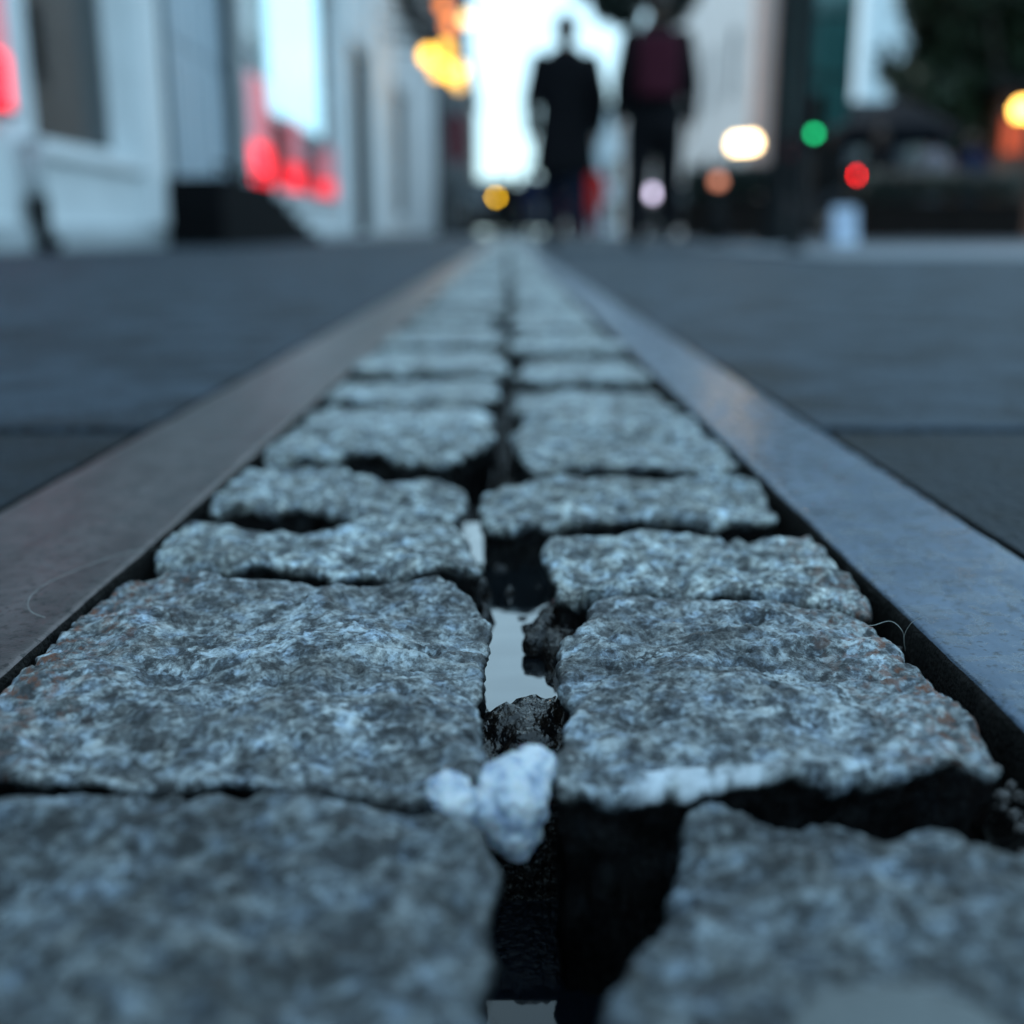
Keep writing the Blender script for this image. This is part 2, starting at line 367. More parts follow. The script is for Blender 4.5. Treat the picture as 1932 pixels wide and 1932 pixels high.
# ------------------------------------------------------------------ ground
XL0, XL1 = -.188, -.1175      # left rail
XR0, XR1 = .1065, .163        # right rail
def make_ground():
    ys = [-6, .30-.0]
    # slab joints across the pavement
    joints = [(.575, .016), (2.3, .012), (4.9, .012), (8.5, .012)]
    rows = [(-6, 0.0)]
    for y, w in joints:
        rows += [(y-w/2-.0015, 0.0), (y-w/2, -.007), (y+w/2, -.007), (y+w/2+.0015, 0.0)]
    rows += [(30, 0.0), (900, 0.0)]
    V = []; F = []
    def xs(dz):
        return [(-500, dz), (-30, dz), (-3, dz), (-.4, dz), (XL0-.003, dz), (XL0-.002, -.09), (XR1+.002, -.09), (XR1+.003, dz), (.4, dz), (3, dz), (30, dz), (500, dz)]
    n = 12
    for y, dz in rows:
        for x, z in xs(dz): V.append((x, y, z))
    for i in range(len(rows)-1):
        for k in range(n-1):
            a = i*n+k; F.append((a, a+1, a+1+n, a+n))
    o = mesh_obj('pavement', V, F, MAT['pave'], smooth=False)
    o.data.materials.append(MAT['dirt_shade']); o.data.materials.append(pavement_mat(.22, 'near_dark_asphalt'))
    for i, p in enumerate(o.data.polygons):
        if p.center.y < .57: p.material_index = 2  # slab nearest the camera gets a darker asphalt
        if i % 11 in (4, 5, 6): p.material_index = 1
    o['kind'] = 'structure'
make_ground()
# pale paved crossing on the right
o = MB().box(1.25, 40, 4.4, 8.2, .0, .012, .002).build('crossing_paving', MAT['palepave']); o['kind'] = 'structure'

def rail(name, x0, x1, mat, label, seed):
    # flat steel bar with softly rounded arrises, dips and grit, long slight waviness
    ysn = np.concatenate([np.arange(.02, .6, .0015), np.arange(.6, 3, .02), np.array([3, 6, 12, 25, 50, 120])])
    prof = [(0, -.06), (0, -.0022), (.0006, -.0007), (.002, 0)]
    nx = 20
    w = x1-x0
    P = [(x0+a, z) for a, z in prof]+[(x0+.002+(w-.004)*k/nx, 0) for k in range(1, nx)]+[(x1-a, z) for a, z in prof[::-1]]
    V = np.array([(px, y, pz) for y in ysn for px, pz in P], dtype=float); n = len(P)
    top = V[:, 2] > -.001
    d = fbm(V, 25, 3, off=seed)*.0005+fbm(V, 260, 2, off=seed)*.00012
    V[:, 2] += np.where(top, d, 0)+.0005
    V[:, 0] += np.where(~top, fbm(V, 120, 3, off=seed+9)*.0006, 0)
    F = [(i*n+k, i*n+k+1, (i+1)*n+k+1, (i+1)*n+k) for i in range(len(ysn)-1) for k in range(n-1)]
    F.append(tuple(range(n))[::-1])
    o = mesh_obj(name, V.tolist(), F, mat); o.data.materials.append(MAT['dirt_shade'])
    for i, q in enumerate(o.data.polygons):
        if i % (n-1) in (0, 1, n-3, n-2): q.material_index = 1
    tag(o, label, 'steel rail')
rail('steel_rail', XL0, XL1, MAT['railL'], 'brownish flat steel strip along the left edge of the setts', 3)
rail('steel_rail', XR0, XR1, MAT['railR'], 'bluish damp flat steel strip along the right edge of the setts', 5)

# ------------------------------------------------------------------ setts
def closed_curve(pts, n):
    pts = np.array([(p[0], p[1]) for p in pts]); m = len(pts); out = []
    seg = np.linalg.norm(np.roll(pts, -1, 0)-pts, axis=1); per = seg.sum()
    cum = np.concatenate([[0], np.cumsum(seg)])
    for k in range(n):
        s = per*k/n; i = min(np.searchsorted(cum, s, 'right')-1, m-1); t = (s-cum[i])/max(seg[i], 1e-9)
        p0, p1, p2, p3 = pts[(i-1) % m], pts[i], pts[(i+1) % m], pts[(i+2) % m]
        # centripetal-ish catmull with reduced tension
        T = .35
        a = (p2-p0)*T; b = (p3-p1)*T
        out.append((2*t**3-3*t**2+1)*p1+(t**3-2*t**2+t)*a+(-2*t**3+3*t**2)*p2+(t**3-t**2)*b)
    return np.array(out)

def make_sett(pts, nA, nR, seed, top=0.0, tilt=(0, 0), amp=1.0, rust=None, white=None, bulge=.0010, rad=.0032, faceamp=1.0):
    B = closed_curve(pts, nA)
    c = B.mean(0); d = B-c; R = np.linalg.norm(d, axis=1); u = d/R[:, None]
    B3 = np.column_stack([B, np.zeros(nA)])
    R = R+fbm(B3, 90, 4, .55, seed)*.0016*faceamp+fbm(B3, 400, 3, .6, seed)*.0005*faceamp
    # ring parameters: dense near the edge
    t = np.linspace(0, 1, nR+1)[1:]; srad = 1-(1-t)**1.25
    V = [np.array([[c[0], c[1], 0]])]; D = [np.array([R.min()])]
    for s in srad:
        P = c+u*(R*s)[:, None]; V.append(np.column_stack([P, np.zeros(nA)])); D.append(R*(1-s))
    V = np.vstack(V); D = np.concatenate(D)
    er = rad*(1+.8*fbm(np.column_stack([V[:, :2], np.full(len(V), seed*1.7)]), 45, 3, .5, seed)); er = np.clip(er, rad*.35, rad*2.2)
    q = np.clip(1-D/er, 0, 1)
    z = -er*.85*(1-np.sqrt(np.clip(1-q*q, 0, 1)))
    Q = np.column_stack([V[:, :2], np.full(len(V), seed*.37)])
    big = fbm(Q, 33, 2, .5, seed)
    rid = np.abs(fbm(Q*np.array([.7, 1.3, 1]), 55, 3, .5, seed+4))
    led = fbm(Q, 150, 4, .55, seed+8)
    fine = fbm(Q, 620, 3, .62, seed+2)
    z += amp*(big*.0030-rid*.0028+led*.0007+fine*.00022-np.clip(fbm(Q, 105, 2, .5, seed+6)-.35, 0, 1)*.004)+bulge*(1-np.clip(1-D/.03, 0, 1)**2)
    z += (V[:, 0]-c[0])*tilt[0]+(V[:, 1]-c[1])*tilt[1]
    V[:, 2] = z+top+.0012
    # skirt
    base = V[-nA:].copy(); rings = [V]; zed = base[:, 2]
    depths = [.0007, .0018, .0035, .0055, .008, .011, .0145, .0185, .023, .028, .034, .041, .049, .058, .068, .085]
    dirt_shade = [np.clip(q*2.0-1.35, 0, 1)]  # blackens sett sides: joint grime plus the shade between stones, painted in
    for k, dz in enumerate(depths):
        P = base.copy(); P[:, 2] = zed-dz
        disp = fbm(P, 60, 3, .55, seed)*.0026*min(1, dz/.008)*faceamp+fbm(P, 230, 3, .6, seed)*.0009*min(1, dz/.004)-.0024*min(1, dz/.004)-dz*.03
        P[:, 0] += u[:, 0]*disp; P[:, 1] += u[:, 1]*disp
        rings.append(P); dirt_shade.append(np.full(nA, min(1, .55+dz/.003)))
    V = np.vstack(rings)
    F = []
    for k in range(nA): F.append((0, 1+k, 1+(k+1) % nA))
    tot = nR+len(depths)
    i0 = np.arange(nA); i1 = (i0+1) % nA
    for r in range(tot-1):
        a = 1+r*nA
        F += list(zip((a+i0).tolist(), (a+nA+i0).tolist(), (a+nA+i1).tolist(), (a+i1).tolist()))
    cen = Vector((c[0], c[1], top))
    V = V-np.array([c[0], c[1], top])
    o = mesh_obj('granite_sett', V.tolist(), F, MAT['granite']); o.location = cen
    # masks: r rust, g white crust, b grime plus painted shade on the sides
    X = V[:, 0]+c[0]; Y = V[:, 1]+c[1]
    Wd = np.column_stack([X, Y, np.zeros(len(X))])
    rm = np.zeros(len(X)); wm = np.zeros(len(X)); ed = np.concatenate([D, np.zeros(len(X)-len(D))])
    nn = fbm(Wd, 300, 4, .6, seed+20)
    if rust is not None:
        side = np.clip((X-rust[0])/(rust[1]-rust[0]), 0, 1)
        rm = np.clip((nn-.12)*3.5, 0, 1)*side*.9
    if white is not None:
        n2 = fbm(Wd, 220, 3, .6, seed+33)
        inx = np.clip((X-white[0])/.006, 0, 1)*np.clip((white[1]-X)/.006, 0, 1)
        n3 = fbm(Wd, 60, 2, .5, seed+35); wm = np.clip((white[2]+n2*.0016+n3*.002-Y)/.0008, 0, 1)*inx*np.clip(.85+n2*.9, 0, .97)
        wm = np.where(np.arange(len(X)) < len(D)+nA, wm, 0)
    b = np.concatenate(dirt_shade); b = np.clip(b+np.clip((nn-.3), 0, .4)*0, 0, 1)*(1-wm)
    ca = o.data.color_attributes.new('mask', 'FLOAT_COLOR', 'POINT')
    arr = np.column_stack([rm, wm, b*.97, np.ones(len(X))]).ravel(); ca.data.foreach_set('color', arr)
    return o

GRP = 'granite setts in the double row between the steel strips'
def poly(px, top=0.0):
    ym = sum(gnd(x, y, top).y for x, y in px)/len(px)
    sh = lambda v: v+.0026 if v < ym else v-.0006
    return [(min(max(gnd(x, y, top).x, -.1155), .1030), sh(gnd(x, y, top).y)) for x, y in px]
def z5(l): return [(386.4+x*.56, 541+y*.56) for x, y in l]
def z3(l): return [(463.7+x*.52, 463.7+y*.52) for x, y in l]
L0 = [(-340, 1492), (0, 1500), (150, 1506), (300, 1514), (600, 1511), (800, 1517), (880, 1530), (925, 1565), (938, 1640), (930, 1750), (918, 1850), (922, 2000), (925, 2200), (-1300, 2200)]
L1 = [(-300, 1462), (-120, 1330), (0, 1238), (70, 1172), (140, 1120), (235, 1096), (330, 1088), (500, 1094), (700, 1100), (855, 1107), (900, 1130), (924, 1172), (918, 1250), (906, 1330), (904, 1400), (912, 1450), (880, 1490), (800, 1498), (700, 1500), (480, 1492), (240, 1480), (0, 1468)]
L2 = [(286, 1050), (300, 1020), (335, 993), (385, 987), (500, 995), (620, 1000), (700, 990), (760, 984), (860, 989), (884, 1012), (893, 1045), (912, 1082), (905, 1098), (860, 1088), (740, 1090), (600, 1082), (500, 1070), (400, 1078), (300, 1076)]
L3 = z5([(10, 740), (40, 670), (90, 628), (250, 605), (430, 615), (620, 648), (800, 648), (868, 672), (880, 730), (860, 768), (780, 778), (640, 788), (500, 770), (300, 738), (130, 750), (20, 772)])
L4 = z5([(195, 580), (225, 530), (320, 482), (560, 486), (800, 478), (945, 480), (980, 510), (900, 560), (830, 598), (740, 592), (640, 570), (500, 562), (300, 585), (215, 592)])
R1 = [(1288, 1530), (1325, 1512), (1450, 1542), (1560, 1575), (1640, 1588), (1780, 1574), (1932, 1590), (2150, 1605), (2900, 2200), (1150, 2200), (1150, 1990), (1175, 1870), (1240, 1785), (1268, 1700), (1280, 1600)]
R2 = [(1048, 1225), (1062, 1195), (1096, 1165), (1130, 1126), (1300, 1130), (1450, 1145), (1590, 1158), (1650, 1188), (1685, 1224), (1770, 1292), (1855, 1385), (1900, 1455), (1895, 1482), (1830, 1470), (1650, 1482), (1500, 1490), (1350, 1498), (1200, 1502), (1060, 1492), (1040, 1455), (1060, 1410), (1078, 1350), (1060, 1290)]
R3 = [(1030, 1060), (1030, 1022), (1120, 1010), (1250, 999), (1400, 1012), (1540, 1018), (1595, 1052), (1640, 1108), (1652, 1148), (1640, 1160), (1560, 1146), (1400, 1128), (1250, 1124), (1120, 1118), (1085, 1130), (1050, 1115)]
R4 = z5([(925, 740), (960, 685), (1100, 668), (1240, 640), (1400, 650), (1560, 650), (1800, 640), (1858, 662), (1900, 720), (1932, 782), (1920, 800), (1700, 788), (1480, 772), (1300, 782), (1150, 806), (1000, 818), (935, 798)])
R5 = z5([(1030, 512), (1060, 462), (1100, 432), (1400, 425), (1640, 432), (1720, 470), (1785, 560), (1790, 615), (1500, 612), (1300, 598), (1120, 615), (1070, 585)])
W0 = gnd(1170, 1480).x; W1 = gnd(1490, 1480).x; WY = gnd(1300, 1462).y
near = [
 (L0, 460, 110, dict(seed=2, top=-.001, rust=None), 'blurred nearest granite sett, bottom left corner, beside the black hole'),
 (L1, 620, 150, dict(seed=5, rust=(-.085, -.112), amp=1.0), 'large sharp granite sett on the left of the puddle, rusty flecks by the brown strip'),
 (L2, 420, 60, dict(seed=11, amp=1.0), 'narrow lumpy granite sett in the left row just behind the large sharp one'),
 (L3, 360, 50, dict(seed=17, amp=1.1), 'narrow granite sett in the left row, third behind the blurred nearest one'),
 (L4, 300, 44, dict(seed=23, amp=1.1), 'granite sett in the left row whose corner points at the dark gap in the middle'),
 (R1, 460, 110, dict(seed=31, top=-.002, bulge=.002), 'blurred low granite sett at bottom right with a round gum spot on it'),
 (R2, 620, 150, dict(seed=37, rust=(.070, .097), white=(W0, W1, WY), amp=1.0), 'large sharp granite sett on the right with a white crust along its front edge'),
 (R3, 460, 80, dict(seed=41, amp=1.15, rust=(.08, .12)), 'granite sett in the right row directly behind the one with the white crust'),
 (R4, 380, 54, dict(seed=47, amp=1.1), 'granite sett in the right row, third from the black hole'),
 (R5, 320, 44, dict(seed=53, amp=1.1), 'granite sett in the right row, fourth from the black hole'),
]
for p, nA, nR, kw, lab in near:
    o = make_sett(poly(p, kw.get('top', 0)), nA, nR, **kw); o.color = {2: (.42, .44, .46, 1), 5: (.80, .82, .84, 1), 31: (.46, .49, .52, 1), 37: (.84, .87, .90, 1)}.get(kw['seed'], (1.2, 1.24, 1.22, 1)); tag(o, lab, 'granite sett', GRP)  # tints paint in light: nearest setts dimmed towards the corners, farther ones brightened
rng = random.Random(4)
def sett_rect(x0, x1, y0, y1, r):
    j = lambda s: r.uniform(-s, s)
    pts = []
    cr = .010
    for (a, b) in (((x0, y0), (x1, y0)), ((x1, y0), (x1, y1)), ((x1, y1), (x0, y1)), ((x0, y1), (x0, y0))):
        dx, dy = b[0]-a[0], b[1]-a[1]; Ln = math.hypot(dx, dy); ux, uy = dx/Ln, dy/Ln
        for t in (cr, Ln*.36, Ln*.66, Ln-cr):
            pts.append((a[0]+ux*t+j(.0032), a[1]+uy*t+j(.0038)))
    return pts
FAR_L = 'one of the small blurred setts in the far part of the left row'
FAR_R = 'one of the small blurred setts in the far part of the right row'
words = ['fifth', 'sixth', 'seventh', 'eighth', 'ninth', 'tenth', 'eleventh']
protos = []
for side in (0, 1):
    y = gnd(958, 541+.56*(470 if side == 0 else 420)).y+.004
    i = 0
    while y < 60 and i < 146:
        dpt = rng.uniform(.062, .092)
        gx = rng.uniform(-.003, .004); gw = rng.choice((0, .003, .010)); gx += rng.choice((-.004, 0, .004))
        x0, x1 = (-.115+rng.uniform(0, .003), -.005+gx-gw) if side == 0 else (.006+gx+gw*.5, .1005-rng.uniform(0, .003))
        zt = rng.uniform(-.003, .0045)
        if i < 14:
            nA, nR = (260, 36) if i < 5 else (140, 20)
            o = make_sett(sett_rect(x0, x1, y, y+dpt, rng), nA, nR, seed=60+i*3+side*101, top=zt, amp=.6, faceamp=1)
            if i >= 9: protos.append((o, dpt))
        else:
            src, d0 = protos[rng.randrange(len(protos))] if not side else protos[rng.randrange(5, len(protos))]
            if side == 0: src, d0 = protos[rng.randrange(5)]
            o = src.copy(); COL.objects.link(o); s = dpt/d0; o.scale = (1, s, 1)
            o.location = ((x0+x1)/2, y+dpt/2, zt); o.rotation_euler.z = rng.choice((0, math.pi))+rng.uniform(-.02, .02)
        lab = (('granite sett in the left row, %s from the bottom of the photo' % words[i]) if side == 0 else ('granite sett in the right row, %s behind the black hole' % words[i])) if i < 7 else (FAR_L, FAR_R)[side]
        q = rng.uniform(1.1, 1.5); o.color = (q, q*1.03, q*1.01, 1); tag(o, lab, 'granite sett', GRP)  # far setts lightened in colour to imitate grazing sky sheen
        y += dpt+rng.uniform(.014, .024); i += 1
    yend = y
# the indistinct rest of the strip
mb = MB(); y = yend
while y < 60:
    d = rng.uniform(.08, .1)
    for x0, x1 in ((-.115, -.004), (.004, .1005)):
        mb.box(x0, x1, y, y+d, -.05, rng.uniform(-.002, .002), .004)
    y += d+.008
o = mb.build('distant_setts', MAT['granite'], smooth=False); o.color = (1.15, 1.18, 1.16, 1); tag(o, 'far end of the sett strip vanishing down the street', 'granite setts', kind='stuff')  # colour lifted for the same painted sky sheen

# mud and water in the gaps
def mud():
    xs = np.arange(-.118, .108, .0012); ys = np.concatenate([np.arange(.08, .50, .0012), np.arange(.50, 2.6, .008)])
    X, Y = np.meshgrid(xs, ys); P = np.column_stack([X.ravel(), Y.ravel(), np.zeros(X.size)])
    z = -.034+fbm(P, 30, 3, .5, 3)*.004+fbm(P, 130, 3, .6, 5)*.0022+np.abs(fbm(P*np.array([1, .6, 1]), 420, 3, .6, 8))*.0018
    # raised rough patch in front of the puddle, deep hole in front
    cx, cy = gnd(985, 1375, -.014).x, gnd(985, 1375, -.014).y
    bump = np.exp(-((P[:, 0]-cx)/.030)**2-np.abs((P[:, 1]-cy)/.024)**3)
    z += bump*.0202
    q = gnd(1052, 1195, -.012); st = np.exp(-((P[:, 0]-q.x)/.0062)**2-np.abs((P[:, 1]-q.y)/.030)**3); z += st*.024; z += np.clip(fbm(P, 70, 2, .5, 14)-.12, 0, 1)*.03*(P[:, 1] > .3); z += (.0090+fbm(P, 75, 3, .55, 21)*.0065)*np.exp(-np.abs((P[:, 1]-.35)/.095)**4)
    hole = 1/(1+np.exp((P[:, 1]-(gnd(960, 1470, -.016).y))/.0016)); z -= hole*.050
    cap = np.where(np.abs(P[:, 0]-.005) < .016, -.0095, -.026)+fbm(P, 300, 2, .5, 2)*.0012
    z = np.minimum(z, cap)
    P[:, 2] = z; n = len(xs)
    i, j = np.meshgrid(np.arange(len(ys)-1), np.arange(n-1), indexing='ij'); a = (i*n+j).ravel()
    F = np.column_stack([a, a+1, a+1+n, a+n]).tolist()
    o = mesh_obj('wet_mud', P.tolist(), F, MAT['mud']); tag(o, 'black wet mud in the bottom of the joints between setts', 'mud', kind='stuff')
mud()
def sheet(name, x0, x1, y0, y1, z, m):
    o = mesh_obj(name, [(x0, y0, z), (x1, y0, z), (x1, y1, z), (x0, y1, z)], [(0, 1, 2, 3)], m); o['kind'] = 'structure'; return o
sheet('water', -.05, .05, gnd(960, 1450, -.016).y, .445, -.016, MAT['water'])
sheet('hole_water', -.06, .09, .05, gnd(960, 1465, -.016).y, -.046, simple('dark_water', (.004, .006, .010), .04, 0, .1, 5, spec=.35))

# crumpled film, gum, hairs, pebble
def blob(name, parts, vox, m, disp, label, cat, origin):
    mb = MB()
    for a, b, ra, rb in parts: mb.caps(a-origin, b-origin, ra, rb, 20)
    me = remeshed(mb, vox)
    n = len(me.vertices); co = np.empty(n*3); me.vertices.foreach_get('co', co); co = co.reshape(-1, 3)
    no = np.empty(n*3); me.vertices.foreach_get('normal', no); no = no.reshape(-1, 3)
    co = co+no*disp(co+np.array(origin))[:, None]; me.vertices.foreach_set('co', co.ravel()); me.update()
    o = obj_from(me, name, m); o.location = origin; tag(o, label, cat); return o
mf, ntf, pf = M_('cloudy_film')
pf.inputs['Base Color'].default_value = (.62, .68, .80, 1); pf.inputs['Roughness'].default_value = .10; pf.inputs['Coat Weight'].default_value = .6; pf.inputs['Coat Roughness'].default_value = .05; pf.inputs['Transmission Weight'].default_value = .35; pf.inputs['IOR'].default_value = 1.33
pf.inputs['Subsurface Weight'].default_value = .2; pf.inputs['Subsurface Scale'].default_value = .003; pf.inputs['Specular IOR Level'].default_value = .8
tcf = N(ntf, 'ShaderNodeTexCoord'); vf = N(ntf, 'ShaderNodeTexVoronoi', i_Scale=900.0); ntf.links.new(tcf.outputs['Object'], vf.inputs['Vector'])
nf = N(ntf, 'ShaderNodeTexNoise', i_Scale=260.0, i_Detail=3.0); ntf.links.new(tcf.outputs['Object'], nf.inputs['Vector'])
rf = ramp(ntf, [(.38, (.38, .46, .60)), (.50, (.68, .76, .86)), (.62, (.90, .94, .98))]); ntf.links.new(nf.outputs[0], rf.inputs[0]); ntf.links.new(rf.outputs[0], pf.inputs['Base Color'])
bf = N(ntf, 'ShaderNodeBump', i_Strength=.4, i_Distance=.0005); ntf.links.new(nf.outputs[0], bf.inputs['Height']); ntf.links.new(bf.outputs[0], pf.inputs['Normal'])
MAT['film'] = mf
fo = gnd(970, 1500, -.004)
parts = [(gnd(950, 1478, .0005), gnd(1008, 1450, .0010), .0048, .0046), (gnd(975, 1500, -.002), gnd(965, 1560, -.008), .0064, .0050), (gnd(985, 1530, -.006), gnd(978, 1590, -.014), .0050, .0040),
         (gnd(846, 1490, .0005), gnd(866, 1512, .0), .0042, .0036), (gnd(870, 1522, -.002), gnd(950, 1530, -.005), .0030, .0046)]
blob('crumpled_film', parts, .00045, MAT['film'], lambda c: (np.abs(fbm(c, 170, 2, .5, 2))*-.0014+np.abs(fbm(c, 520, 2, .5, 9))*-.0006+.0004), 'crumpled wad of cloudy white plastic film stuck between the nearest setts', 'litter', fo)
go = gnd(1705, 1985, .0)
me = MB(); me.ell((0, 0, .0), (.0145, .0105, .0036), 40, 20)
o = me.build('chewing_gum', MAT['gum'], smooth=True, loc=(go.x, go.y, .001)); tag(o, 'flat round grey blob of old gum on the blurred bottom right sett', 'gum')
po = gnd(1030, 1195, -.012)
blob('wet_pebble', [(gnd(1012, 1215, -.013), gnd(1040, 1165, -.010), .0042, .0034)], .0004, MAT['mud'], lambda c: fbm(c, 260, 3, .5, 4)*.0008, 'glossy black wet pebble beside the puddle between the two large setts', 'pebble', po)
MAT['fibre'] = simple('pale_fibre', (.35, .36, .34), .5)
def hair(pts, r, label):
    P = [Vector(p) for p in pts]; out = []
    for i in range(len(P)-1):
        p0, p1, p2, p3 = P[max(i-1, 0)], P[i], P[i+1], P[min(i+2, len(P)-1)]
        for k in range(8):
            t = k/8; out.append(.5*((2*p1)+(p2-p0)*t+(2*p0-5*p1+4*p2-p3)*t*t+(3*p1-p0-3*p2+p3)*t**3))
    out.append(P[-1]); c = out[0].copy()
    o = MB().tube([q-c for q in out], r, 6).build('stray_hair', MAT['fibre'], smooth=True, loc=c); tag(o, label, 'hair')
hair([gnd(85, 1165, .0012), gnd(55, 1150, .0015), gnd(62, 1120, .002), (gnd(120, 1085, .002)), gnd(230, 1045, .002), gnd(300, 1035, -.002), gnd(355, 1040, -.004)], .00007, 'long pale curved hair lying across the brown steel strip')
hair([gnd(1610, 1178, .001), gnd(1645, 1180, .004), gnd(1680, 1172, .005), gnd(1702, 1190, .003), gnd(1706, 1215, -.004)], .00006, 'fine pale hair looping over the sett edge at the right gap')
hair([gnd(1708, 1228, -.004), gnd(1706, 1200, .001), gnd(1720, 1175, .006), gnd(1742, 1163, .009)], .00006, 'fine pale hair standing up out of the right gap')
# grit in gaps beside the right rail
mb = MB(); r2 = random.Random(9)
for k in range(1400):
    s = r2.choice((0, 1, 2)); y = .12+r2.random()**1.5*1.6
    x = r2.uniform(XR0-.012, XR0-.0005) if s else r2.uniform(XL1+.0005, XL1+.008)
    q = r2.uniform(.0005, .0019); 
    bm = bmesh.new(); bmesh.ops.create_icosphere(bm, subdivisions=1, radius=q)
    zz = -r2.uniform(.008, .022) if s else -r2.uniform(.010, .022)
    for v in bm.verts: v.co = Vector((v.co.x*r2.uniform(.7, 1.4)+x, v.co.y*r2.uniform(.7, 1.4)+y, v.co.z*r2.uniform(.6, 1.1)+zz))
    mb.bm(bm)
for (xa, xb, zb) in ((XR0-.013, XR0+.0, -.019), (XL1-.0, XL1+.009, -.021)):
    pass
o = mb.build('joint_grit', simple('grit', (.10, .09, .085), .5, 0, .7, 400)); tag(o, 'dark grit and crumbs in the gaps beside the steel strips', 'grit', kind='stuff')
# grit floor in side gaps
for nm, xa, xb, zb in (('right', XR0-.016, XR0+.001, -.016), ('left', XL1-.001, XL1+.012, -.019)):
    ys = np.arange(.06, 2.2, .0012); xs = np.linspace(xa, xb, 12)
    X, Y = np.meshgrid(xs, ys); P = np.column_stack([X.ravel(), Y.ravel(), np.zeros(X.size)]); P[:, 2] = zb+fbm(P, 60, 3, .6, 1)*.006+fbm(P, 500, 3, .7, 6)*.0015
    n = 12; i, j = np.meshgrid(np.arange(len(ys)-1), np.arange(n-1), indexing='ij'); a = (i*n+j).ravel()
    o = mesh_obj('joint_soil', P.tolist(), np.column_stack([a, a+1, a+1+n, a+n]).tolist(), MAT['dirt_shade']); tag(o, 'dark soil filling the gap beside the %s steel strip' % nm, 'soil', kind='stuff')

# ------------------------------------------------------------------ buildings
def facade(mb, plane, flip, u0, u1, v0, v1, ops, depth):
    """wall in plane X=plane (axis 'x') with openings (u=Y, v=Z); returns nothing"""
    us = sorted({u0, u1, *[o[0] for o in ops], *[o[1] for o in ops]}); vs = sorted({v0, v1, *[o[2] for o in ops], *[o[3] for o in ops]})
    ax, pos, sgn = plane
    def pt(u, v, w): return (pos+sgn*w, u, v) if ax == 'x' else (u, pos+sgn*w, v)
    for i in range(len(us)-1):
        for j in range(len(vs)-1):
            cu, cv = (us[i]+us[i+1])/2, (vs[j]+vs[j+1])/2
            if any(o[0] < cu < o[1] and o[2] < cv < o[3] for o in ops): continue
            b = len(mb.v); mb.v += [pt(us[i], vs[j], 0), pt(us[i+1], vs[j], 0), pt(us[i+1], vs[j+1], 0), pt(us[i], vs[j+1], 0)]; mb.f.append((b, b+1, b+2, b+3))
    for a, c, d, e in ops:
        q = [(a, d), (c, d), (c, e), (a, e)]
        for k in range(4):
            (p0, p1), (p2, p3) = q[k], q[(k+1) % 4]
            b = len(mb.v); mb.v += [pt(p0, p1, 0), pt(p2, p3, 0), pt(p2, p3, depth), pt(p0, p1, depth)]; mb.f.append((b, b+1, b+2, b+3))
def win(root, plane, o, nm=1, nt=0, frame='trim', pane='glass', rec=.12, sill=True, fw=.06):
    """window as part: frame > pane, sill"""
    ax, pos, sgn = plane; a, c, d, e = o
    def bx(mb, u0, u1, w0, w1, v0, v1):
        x0, x1 = sorted((pos+sgn*w0, pos+sgn*w1))
        if ax == 'x': mb.box(x0, x1, u0, u1, v0, v1)
        else: mb.box(u0, u1, x0, x1, v0, v1)
    mb = MB(); r0, r1 = rec, rec+.05
    bx(mb, a+.001, a+fw, r0, r1, d+.001, e-.001); bx(mb, c-fw, c-.001, r0, r1, d+.001, e-.001); bx(mb, a+fw, c-fw, r0, r1, d+.001, d+fw); bx(mb, a+fw, c-fw, r0, r1, e-fw, e-.001)
    for k in range(1, nm+1):
        u = a+(c-a)*k/(nm+1); bx(mb, u-fw*.4, u+fw*.4, r0+.005, r1-.005, d+fw, e-fw)
    for k in range(1, nt+1):
        v = d+(e-d)*k/(nt+1); bx(mb, a+fw, c-fw, r0+.008, r1-.008, v-fw*.3, v+fw*.3)
    w = mb.build('window', MAT[frame], root)
    mb = MB(); bx(mb, a+fw*.9, c-fw*.9, r0+.022, r0+.028, d+fw*.9, e-fw*.9); mb.build('pane', MAT[pane], w)
    if sill:
        mb = MB(); bx(mb, a-.06, c+.06, -.07, r0, d-.07, d-.002); mb.build('sill', MAT[frame], w)
    return w

root = empty('shop_building', (-2.7, 3, 0), 'long white shop building on the left with tall street windows', 'building')
def rel(o): 
    return o
PX = ('x', -2.7, -1)
def wy(px, py): return atX(px, py, -2.7).y
loc0 = Vector((-2.7, 3, 0))
def shift(root):   # children were built in world coordinates: keep them there
    for ch in root.children_recursive:
        if ch.parent == root: ch.matrix_parent_inverse = Matrix.Translation(-Vector(root.location))
yA0, yA1 = wy(62, 200), wy(246, 200)
yD0, yD1 = wy(318, 300), wy(466, 300)
yB0, yB1 = wy(474, 300), wy(640, 300)
yC0, yC1 = wy(664, 300), wy(700, 300)
yE0, yE1 = wy(742, 300), wy(772, 300)
ops = [(3.6, 5.6, .6, 2.9), (yA0, yA1, .6, 2.9), (yD0, yD1, .50, 3.1), (yB0, yB1, .58, 3.6), (yC0, yC1, .05, 3.4), (yE0, yE1, .5, 3.6)]
ops2 = []
for y in np.arange(4.2, 43, 3.4): ops2.append((y, y+1.4, 6.9, 9.0)); ops2.append((y, y+1.4, 10.2, 12.0))
mb = MB(); facade(mb, PX, 0, 2.0, 44, 0.0, 5.6, ops, .35)
